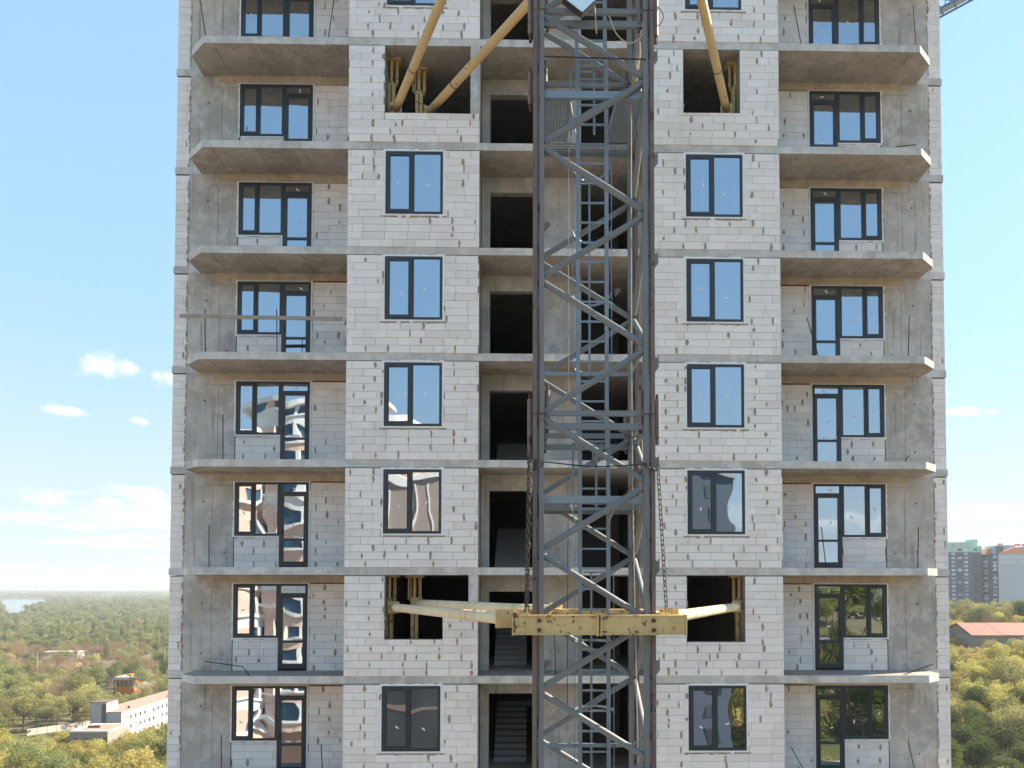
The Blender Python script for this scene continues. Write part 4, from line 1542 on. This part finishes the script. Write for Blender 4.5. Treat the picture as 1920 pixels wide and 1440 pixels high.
# jib of another crane behind the roof at upper right
jb = thing('crane_jib', (24, 16, 28), 'blue lattice jib of another crane showing at the top right corner', 'crane')
plain('jib_blue', (.10, .17, .30), .5, 0, .15, 4, 0, .4)
ja, jbv = Vector((14.0, 14, 24.1)), Vector((28.0, 14, 31.9))
jd = (jbv - ja).normalized()
jup = Vector((-jd.z, 0, jd.x))
CH = [(Vector((0, -.45, 0))), (Vector((0, .45, 0))), jup * .75]
for c_ in CH:
    MB().tube([ja + c_, jbv + c_], .05, 8).build('chord', 'jib_blue', jb)
nj = 22
for i in range(nj):
    p0 = ja + (jbv - ja) * i / nj
    p1 = ja + (jbv - ja) * (i + 1) / nj
    pm = (p0 + p1) / 2
    for (a, b) in ((p0 + CH[0], pm + CH[2]), (pm + CH[2], p1 + CH[0]), (p0 + CH[1], pm + CH[2]), (pm + CH[2], p1 + CH[1]), (p0 + CH[0], p1 + CH[1])):
        MB().tube([a, b], .028, 6).build('lacing', 'jib_blue', jb)
MB().bar(ja + Vector((0, 0, .03)), jbv + Vector((0, 0, .03)), .5, .03, tuple(jup)).build('walkway', 'galvanised', jb)

# ------------------------------------------------------------------ buildings across the street (seen mirrored in the panes)
og = thing('salmon_building', (-24, -66, -45), 'salmon and white curved building across the street, mirrored in the left windows', 'building')


def arc_wall(cx2, cy3, r0, r1, a0, a1, z0, z1, nseg, name, mat, par):
    pts = [(cx2 + r1 * math.cos(a0 + (a1 - a0) * i / nseg), cy3 + r1 * math.sin(a0 + (a1 - a0) * i / nseg)) for i in range(nseg + 1)]
    pts += [(cx2 + r0 * math.cos(a1 + (a0 - a1) * i / nseg), cy3 + r0 * math.sin(a1 + (a0 - a1) * i / nseg)) for i in range(nseg + 1)]
    return MB().prism(pts, z0, z1).build(name, mat, par)


for (cx2, cy3, rr_, zt2) in ((-25.5, -70, 8.5, 21.0), (-34.5, -66, 5.0, 17.0), (-15.5, -66, 4.2, 18.0)):
    for f in range(12):
        z0 = zt2 - 3.1 * (f + 1)
        if z0 < -40:
            break
        arc_wall(cx2, cy3, rr_ - 1, rr_, R(5), R(175), z0, z0 + 1.25, 20, 'wall', 'salmon' if f % 3 else 'white_paint', og)
        arc_wall(cx2, cy3, rr_ - 1, rr_ + .35, R(5), R(175), z0 + 1.25, z0 + 1.55, 20, 'white_band', 'white_paint', og)
        arc_wall(cx2, cy3, rr_ - 1.2, rr_ - .3, R(5), R(175), z0 + 1.55, z0 + 3.1, 20, 'glazing', 'blue_glass', og)
        for a in range(7):
            an = R(15 + a * 25)
            px, py = cx2 + (rr_ - .1) * math.cos(an), cy3 + (rr_ - .1) * math.sin(an)
            w_ = .25 if a % 2 else .9
            MB().obox((px, py, z0 + 2.3), (w_, .25, .78), Matrix.Rotation(an - math.pi / 2, 3, 'Z')).build('pier', 'white_paint' if a % 2 else 'salmon', og)
    arc_wall(cx2, cy3, rr_ - 3, rr_ + .8, R(0), R(180), zt2, zt2 + .7, 20, 'cornice', 'white_paint', og)
B(-42, -10, -90, -71, -45, 15).build('body', 'salmon', og)
B(-20, -8.5, -64, -60, 3.5, 11.5).build('lower_wing', 'brown_render', og)
B(-20.5, -8, -64.5, -59.8, -45, 3.5).build('plinth', 'plinth_dark', og)  # dark base added so the low left panes mirror dark
for i in range(6):
    B(-20.6, -7.9, -59.85, -59.72, -30 + i * 5.6, -29.5 + i * 5.6).build('added_band', 'brown_stone', og)
B(-20.3, -8.2, -64.3, -59.7, 11.5, 12.2).build('wing_roof', 'white_paint', og)
for i in range(5):
    B(-19.5 + i * 2.3, -19.3 + i * 2.3, -60.0, -59.85, -10, 11).build('downpipe', 'white_paint', og)
dk = thing('slate_tower', (14, -66, -40), 'slate grey slab tower across the street, mirrored in a right middle window', 'building')
B(6.5, 22.3, -78, -61, -40, 12.6).build('wall', 'dark_cladding', dk)
B(6.2, 22.6, -78.3, -60.7, 12.6, 13.1).build('parapet', 'panel_grey', dk)
for c_ in range(5):
    for r_i in range(14):
        x = 8.3 + c_ * 2.9
        z = 10.8 - r_i * 3.0
        B(x - .6, x + .6, -61.02, -60.93, z - .8, z + .8).build('window', 'far_window_pale' if (c_ < 2 and r_i == 0) else 'far_window', dk)

# ------------------------------------------------------------------ trees
m_leaf('leaf_olive', (0.20, 0.215, 0.075), (0.38, 0.365, 0.15), .38, .30, .020)
m_leaf('leaf_green', (0.14, 0.175, 0.065), (0.29, 0.30, 0.13), .35, .30, .020)
m_leaf('leaf_yellow', (0.33, 0.305, 0.085), (0.52, 0.455, 0.165), .42, .22, .018)
m_leaf('leaf_dark', (0.070, 0.096, 0.031), (0.155, 0.178, 0.059), .30, .25, .015)
m_leaf('leaf_pale', (0.403, 0.349, 0.232), (0.620, 0.558, 0.419), .35, .2, .02)
m_leaf('twig_brown', (0.232, 0.152, 0.090), (0.380, 0.256, 0.155), .15, .22, .012)
plain('bark', (.16, .125, .095), .95, 0, .3, 3, 0, .1)


def tree_meshes(name, kind, seed):
    rng = np.random.default_rng(seed)
    P = {  # height, crown radius, crown base, lobes, leaves, leaf size, material
        'olive': (10, 4.3, 2.6, 15, 3600, .36, 'leaf_olive'),
        'green': (12, 4.8, 3.0, 17, 4200, .37, 'leaf_green'),
        'yellow': (8.5, 4.2, 1.2, 15, 3800, .34, 'leaf_yellow'),
        'dark': (9.5, 4.3, 1.6, 14, 3800, .36, 'leaf_dark'),
        'pale': (8.5, 3.8, 2.2, 13, 2600, .30, 'leaf_pale'),
        'poplar': (17, 2.0, 1.5, 18, 3400, .36, 'leaf_green'),
        'bare': (11, 4.6, 3.0, 16, 2600, .30, 'twig_brown'),
    }[kind]
    H, RC, CB, NL, N, LS, mat = P
    N, LS, NL = int(N * 1.5), LS * .84, int(NL * 1.5)
    lobes = []
    cz = (H + CB) / 2
    hz = (H - CB) / 2
    for i in range(NL):
        if kind == 'poplar':
            zz = CB + (H - CB) * (i + .5) / NL
            k = math.sin(math.pi * min(.93, .12 + .8 * (i + .5) / NL)) ** .7
            lobes.append((rng.normal(0, .3), rng.normal(0, .3), zz, RC * .75 * k + .25))
        else:
            v = rng.normal(size=3)
            v /= np.linalg.norm(v)
            if v[2] < -.55:
                v[2] *= -1
            f = rng.uniform(.40, .98)
            lr = RC * rng.uniform(.16, .46) * (1.25 - .45 * f)
            lobes.append((v[0] * RC * f, v[1] * RC * f, cz + v[2] * hz * f, lr))
    lobes = np.array(lobes)
    w = lobes[:, 3] ** 2
    idx = rng.choice(len(lobes), N, p=w / w.sum())
    v = rng.normal(size=(N, 3))
    v /= np.linalg.norm(v, axis=1)[:, None]
    rad = rng.uniform(.45, 1.0, N) ** .5
    rad *= 1 + .25 * np.sin(v[:, 0] * 7 + idx) * np.cos(v[:, 2] * 6 + 2 * idx)
    stray = rng.random(N) < .06
    rad[stray] *= 1.28
    c = lobes[idx, :3] + v * (lobes[idx, 3] * rad)[:, None] * np.array([1, 1, .85])
    nrm = v * .7 + rng.normal(size=(N, 3)) * .75
    nrm /= np.linalg.norm(nrm, axis=1)[:, None]
    tx = np.cross(nrm, rng.normal(size=(N, 3)))
    tx /= np.linalg.norm(tx, axis=1)[:, None]
    ty = np.cross(nrm, tx)
    s = LS * rng.uniform(.55, 1.25, N)[:, None] * .5
    asp = .62 if kind != 'bare' else .10
    ln = 1.0 if kind != 'bare' else 2.1
    q = np.stack([c - tx * s * ln, c - ty * s * asp, c + tx * s * ln, c + ty * s * asp], 1).reshape(-1, 3)
    me = bpy.data.meshes.new(name + '_crown')
    me.vertices.add(4 * N)
    me.vertices.foreach_set('co', q.ravel())
    me.loops.add(4 * N)
    me.loops.foreach_set('vertex_index', np.arange(4 * N))
    me.polygons.add(N)
    me.polygons.foreach_set('loop_start', np.arange(0, 4 * N, 4))
    me.polygons.foreach_set('loop_total', np.full(N, 4))
    me.update()
    me.validate()
    me.materials.append(M[mat])
    tb_ = MB()
    lean = rng.normal(0, .25, 2)
    top = CB + (H - CB) * (.55 if kind != 'poplar' else .9)
    pts = [(0, 0, -1.5), (lean[0] * .2, lean[1] * .2, CB * .6), (lean[0], lean[1], top)]
    r0 = .035 * H / 2 + .04
    tb_.tube(pts, [r0, r0 * .75, r0 * .2], 7)
    for i in range(NL if kind == 'bare' else 6):
        l = lobes[i]
        z0 = CB * .6 + (top - CB * .6) * rng.uniform(.0, .6)
        a = np.array([lean[0] * .4, lean[1] * .4, z0])
        m_ = (a + l[:3]) / 2 + np.array([0, 0, -.3])
        tb_.tube([a, m_, l[:3]], [r0 * .5, r0 * .3, r0 * .08], 5)
    tm = tb_.mesh(name + '_trunk', 'bark', True)
    return me, tm


KINDS = ['olive', 'green', 'yellow', 'dark', 'pale', 'poplar', 'bare']
PROTO = {k: [tree_meshes('%s_%d' % (k, i), k, 100 + 17 * j + i) for i in range(2 if k in ('olive', 'green', 'yellow', 'dark', 'bare') else 1)] for j, k in enumerate(KINDS)}
WORDS = {'olive': 'olive green round-crowned tree', 'green': 'tall mid-green tree', 'yellow': 'bushy yellow-green tree', 'dark': 'dark green tree', 'pale': 'pale blossoming tree', 'poplar': 'slender columnar poplar', 'bare': 'leafless brown tree'}
NAMES = {'olive': 'olive_tree', 'green': 'leafy_tree', 'yellow': 'bushy_tree', 'dark': 'dark_tree', 'pale': 'blossoming_tree', 'poplar': 'poplar_tree', 'bare': 'bare_tree'}
HK = {'olive': 10, 'green': 12, 'yellow': 8.5, 'dark': 9.5, 'pale': 8.5, 'poplar': 17, 'bare': 11}


def plant(kind, x, y, sc, label, group, rz=None, z=None):
    cm, tm = random.choice(PROTO[kind])
    z = ground_z(x, y) if z is None else z
    t_ = thing(NAMES[kind], (x, y, z), label, 'tree', group)
    t_.rotation_euler = (0, 0, random.uniform(0, 6.28) if rz is None else rz)
    t_.scale = (sc * random.uniform(.92, 1.1), sc * random.uniform(.92, 1.1), sc)
    for nm, me in (('crown', cm), ('trunk', tm)):
        o = bpy.data.objects.new(nm, me)
        COL.objects.link(o)
        o.parent = t_
    return t_


def px_of(x, y):
    return 1015 + 1400 * (x / (y + 20) - .017)


def top_row(z, y):
    return 1102 - 1400 * z / (y + 20)


def limit(px, d):
    """picture row that crowns in front of a low building may reach"""
    lim = 0
    if 40 < px < 180 and d < 290:
        lim = max(lim, 1382 - (px - 50) * .22)
    if 125 < px < 215 and d < 245:
        lim = max(lim, 1382)
    if 165 < px < 235 and d < 268:
        lim = max(lim, 1370)
    if 228 <= px < 340 and d < 300:
        lim = max(lim, 1368 - (px - 228) * .22)
    if 165 < px < 340 and 268 <= d < 300:
        lim = max(lim, 1322)
    if 205 < px < 262 and d < 389:
        lim = max(lim, 1296)
    if 262 <= px < 330 and 300 < d < 400:
        lim = max(lim, 1262)
    return lim


# named single trees first
plant('green', -190, 352, 1.28, 'large leafy tree right of the orange pavilion', 'trees at lower left')
plant('poplar', -252, 362, .95, 'tall columnar poplar left of the orange pavilion', 'trees at lower left')
plant('pale', -141.5, 240, .82, 'pale blossoming tree against the sunny long wall of the white building', 'trees at lower left')
plant('dark', -150, 212, .78, 'dark green tree just in front of the annex', 'trees at lower left')
plant('dark', -186, 362, 1.0, 'dark tree at the edge of the apartment building beside the pavilion', 'trees at lower left')

ROWS = []
d = 190.0
while d < 405:
    ROWS.append(d)
    d += 8.0 if d < 260 else 11.0
for ri, d in enumerate(ROWS):
    lo, hi = -.735, -.462
    nt = int(d * (hi - lo) / (6.6 if d < 290 else 7.4))
    row = []
    for i in range(nt):
        ratio = hi + (lo - hi) * (i + random.uniform(.15, .85)) / nt
        y = d - 20 + random.uniform(-2.5, 2.5)
        x = ratio * (y + 20)
        px = px_of(x, y)
        if -156 < x < -141.5 and 246 < y < 312 or -148 < x < -132 and 221 < y < 238 or -214 < x < -200 and 366 < y < 381 or -192 < x < -176 and 390 < y < 406:
            continue
        if d < 255:
            kind = random.choices(['yellow', 'olive', 'dark', 'green', 'pale'], [6, 3, 1.5, 1, .5])[0]
        else:
            kind = random.choices(['olive', 'green', 'dark', 'pale', 'yellow', 'poplar', 'bare'], [4, 3, 1, 1.6, 1, .3, 1.4])[0]
        sc = random.uniform(.9, 1.5) if d < 290 else random.uniform(1.0, 1.55)
        zg = ground_z(x, y)
        half = 4.5 * 1400 / d
        lim = max(limit(px, d), limit(px - half * .7, d), limit(px + half * .7, d))
        ok = False
        for _ in range(8):
            if top_row(zg + HK[kind] * sc, y) > lim:
                ok = True
                break
            sc *= .86
            if kind not in ('yellow', 'olive', 'dark'):
                kind = 'olive'
        if not ok or sc < .30:
            continue
        row.append((kind, x, y, sc))
    row.sort(key=lambda q: -px_of(q[1], q[2]))
    for i, (kind, x, y, sc) in enumerate(row):
        plant(kind, x, y, sc, '%s, %s from the building, %s row of left wood' % (WORDS[kind], ORD[min(i, 29)], ORD[ri]), 'trees at lower left')
for i in range(26):
    d = random.uniform(247, 284)
    px = 8 + 5.4 * i + random.uniform(-2, 2)
    ratio = (px - 1015) / 1400 + .017
    k = random.choice(['dark', 'olive', 'yellow'])
    plant(k, ratio * d, d - 20, random.uniform(.16, .27), 'low %s shrub before the concrete fence, %s from the left' % ({'dark': 'dark green', 'olive': 'olive', 'yellow': 'yellow-green'}[k], ORD[i]), 'shrubs before the fence')
# right-hand slope
ri = 0
d = 108.0
while d < 330:
    lo, hi = .535, .70
    nt = max(2, int(d * (hi - lo) / 4.4))
    row = []
    for i in range(nt):
        ratio = lo + (hi - lo) * (i + random.uniform(.1, .9)) / nt
        y = d - 20 + random.uniform(-2, 2)
        x = ratio * (y + 20)
        if 149 < x < 195 and 229 < y < 254:
            continue
        if d < 128:
            kind = random.choices(['yellow', 'olive', 'dark', 'pale'], [4, 3, 2, 1])[0]
        elif d < 172:  # mostly dark-leaved here: the hollow's shadow put in as leaf colour
            kind = random.choices(['yellow', 'olive', 'dark'], [1, 2, 6])[0]
        elif d < 262:
            kind = random.choices(['yellow', 'olive', 'dark'], [8, 1.6, 1.2])[0]
        else:
            kind = random.choices(['yellow', 'olive', 'bare', 'dark'], [3, 3, 1, 1])[0]
        sc = random.uniform(.7, 1.15)
        zg = ground_z(x, y)
        lim = 0
        px = px_of(x, y)
        if d < 255 and px > 1785:
            lim = 1197 if px > 1845 else 1208
        ok = False
        for _ in range(9):
            if top_row(zg + HK[kind] * sc, y) > lim:
                ok = True
                break
            sc *= .88
        if not ok or sc < .28:
            continue
        row.append((kind, x, y, sc))
    row.sort(key=lambda q: px_of(q[1], q[2]))
    for i, (kind, x, y, sc) in enumerate(row):
        plant(kind, x, y, sc, '%s, %s from the building, %s row of right slope' % (WORDS[kind], ORD[min(i, 29)], ORD[min(ri, 29)]), 'trees on the right slope')
    d += 8.2 if d < 200 else 10.5
    ri += 1
plant('green', 176.0, 268, 1.15, 'bigger olive tree standing above the barn roof before the towers', 'trees on the right slope')
plant('dark', 206, 288, 1.5, 'dark tree cut by the right edge before the grey end wall', 'trees on the right slope')
# wooded slope across the street, seen only as reflections
i = 0
for y in (-44, -52, -60, -69, -79, -89, -100):
    for xi, x in enumerate(np.arange(23, 62, 5.6)):
        k = random.choice(['dark', 'olive', 'dark', 'green', 'yellow'])
        plant(k, x + random.uniform(-2, 2), y + random.uniform(-2, 2), random.uniform(.75, 1.05), 'mirrored %s across the street, %s from slate tower, %s row' % (WORDS[k], ORD[xi], ORD[(-44, -52, -60, -69, -79, -89, -100).index(y)]), 'trees across the street')

# the far wood: one mass to the horizon
pts, kinds, scl = [], [], []


def in_poly(px_, py_, poly):
    c_ = False
    for (x1, y1), (x2, y2) in zip(poly, poly[1:] + poly[:1]):
        if (y1 > py_) != (y2 > py_) and px_ < (x2 - x1) * (py_ - y1) / (y2 - y1) + x1:
            c_ = not c_
    return c_


def far(lo, hi, d0, d1, s0, s1, sel, smin, smax):
    d = d0
    while d < d1:
        s = s0 + (s1 - s0) * (d - d0) / (d1 - d0)
        n = max(1, int(d * (hi - lo) / s))
        for i in range(n):
            ratio = lo + (hi - lo) * (i + random.random()) / n
            dd = d + random.uniform(-.5, .5) * s
            x, y = ratio * dd, dd - 20
            if 1430 < dd < 3680 and in_poly(ratio, dd, WATER):
                continue
            if 1000 < dd < 1560 and -.725 < ratio < -.63:
                smul = .6
            else:
                smul = 1.0
            rel = Vector((x, y, 0)) - ra
            if abs(rel.dot(rn)) < 14 and -70 < rel.dot(rdv) < 320:
                continue
            if -374 < x < -344 and 540 < y < 574:
                continue
            if 280 < x < 366 and 495 < y < 560:
                continue
            k = sel(px_of(x, y), dd)
            pts.append((x, y, ground_z(x, y)))
            kinds.append(k)
            scl.append(random.uniform(smin, smax) * smul)
        d += s


ORDERED = ['bare', 'dark', 'green', 'olive', 'pale', 'poplar', 'yellow']


def sel_left(px, d):
    if d < 620 and px < 235:
        return random.choices(range(7), [9, .5, 1.2, 2.0, .8, .1, .4])[0]
    if d < 620:
        return random.choices(range(7), [4, 1, 2, 3, .6, .4, .6])[0]
    if d < 1000:
        return random.choices(range(7), [.5, 1, 4, 4, .4, 1.4 if px > 90 else .3, .5])[0]
    return random.choices(range(7), [.3, 1.2, 5, 4, .2, .1, .4])[0]


far(-.74, -.46, 412, 700, 8.5, 9.5, sel_left, .75, 1.2)
far(-.74, -.46, 700, 1500, 10, 13, sel_left, .8, 1.3)
far(-.74, -.46, 1500, 4200, 15, 26, sel_left, 1.0, 1.7)
far(-.74, -.46, 4200, 14000, 34, 90, sel_left, 1.4, 2.4)
far(.52, .72, 335, 505, 8.5, 10, lambda px, d: random.choices(range(7), [1.6, 1, 1.5, 3, .2, .1, 3])[0], .6, .95)
far(.52, .72, 560, 900, 14, 20, lambda px, d: random.choices(range(7), [1, 1, 2, 3, .2, .1, 1])[0], .8, 1.1)
fme = bpy.data.meshes.new('forest')
fme.from_pydata(pts, [], [])
a = fme.attributes.new('kind_index', 'INT', 'POINT')
a.data.foreach_set('value', kinds)
a = fme.attributes.new('size', 'FLOAT', 'POINT')
a.data.foreach_set('value', scl)
a = fme.attributes.new('turn', 'FLOAT', 'POINT')
a.data.foreach_set('value', [random.uniform(0, 6.28) for _ in pts])
forest = bpy.data.objects.new('forest', fme)
COL.objects.link(forest)
tag(forest, 'mixed wood of green and brown trees stretching to the horizon', 'forest', None, 'stuff')
pc = bpy.data.collections.new('forest_kinds')
for k in ORDERED:
    cm, tm = PROTO[k][0]
    jm = bpy.data.meshes.new('forest_' + k)
    nv = len(cm.vertices)
    co = np.empty(nv * 3)
    cm.vertices.foreach_get('co', co)
    tv = [tuple(v.co) for v in tm.vertices]
    tf = [tuple(i + nv for i in p.vertices) for p in tm.polygons]
    cf = [tuple(range(4 * i, 4 * i + 4)) for i in range(nv // 4)]
    jm.from_pydata(co.reshape(-1, 3).tolist() + tv, [], cf + tf)
    jm.materials.append(cm.materials[0])
    jm.materials.append(M['bark'])
    jm.polygons.foreach_set('material_index', [0] * len(cf) + [1] * len(tf))
    pc.objects.link(bpy.data.objects.new('forest_' + k, jm))
ng = bpy.data.node_groups.new('scatter_trees', 'GeometryNodeTree')
ng.interface.new_socket('Geometry', in_out='INPUT', socket_type='NodeSocketGeometry')
ng.interface.new_socket('Geometry', in_out='OUTPUT', socket_type='NodeSocketGeometry')
gi, go = ng.nodes.new('NodeGroupInput'), ng.nodes.new('NodeGroupOutput')
m2p = ng.nodes.new('GeometryNodeMeshToPoints')
ci = ng.nodes.new('GeometryNodeCollectionInfo')
ci.inputs['Collection'].default_value = pc
ci.inputs['Separate Children'].default_value = True
ci.inputs['Reset Children'].default_value = True
iop = ng.nodes.new('GeometryNodeInstanceOnPoints')
iop.inputs['Pick Instance'].default_value = True


def named(nm, dt):
    n_ = ng.nodes.new('GeometryNodeInputNamedAttribute')
    n_.data_type = dt
    n_.inputs['Name'].default_value = nm
    return n_.outputs['Attribute']


cz_ = ng.nodes.new('ShaderNodeCombineXYZ')
L = ng.links.new
L(gi.outputs[0], m2p.inputs[0])
L(m2p.outputs[0], iop.inputs['Points'])
L(ci.outputs[0], iop.inputs['Instance'])
L(named('kind_index', 'INT'), iop.inputs['Instance Index'])
L(named('turn', 'FLOAT'), cz_.inputs[2])
L(cz_.outputs[0], iop.inputs['Rotation'])
L(named('size', 'FLOAT'), iop.inputs['Scale'])
L(iop.outputs[0], go.inputs[0])
md = forest.modifiers.new('scatter', 'NODES')
md.node_group = ng

# ------------------------------------------------------------------ air
HAZE = 1.45e-4
if HAZE:
    hz = B(-36000, 36000, -36000, 36000, -57, 60).build('haze', None, None)
    hm = bpy.data.materials.new('haze')
    hm.use_nodes = True
    ht = hm.node_tree
    ht.nodes.clear()
    pv = ht.nodes.new('ShaderNodeVolumePrincipled')
    pv.inputs['Color'].default_value = (.86, .93, 1.0, 1)
    pv.inputs['Density'].default_value = HAZE
    pv.inputs['Anisotropy'].default_value = .2
    ho = ht.nodes.new('ShaderNodeOutputMaterial')
    ht.links.new(pv.outputs[0], ho.inputs['Volume'])
    hz.data.materials.append(hm)
    tag(hz, 'thin bluish haze lying over the far woods', 'haze', None, 'stuff')
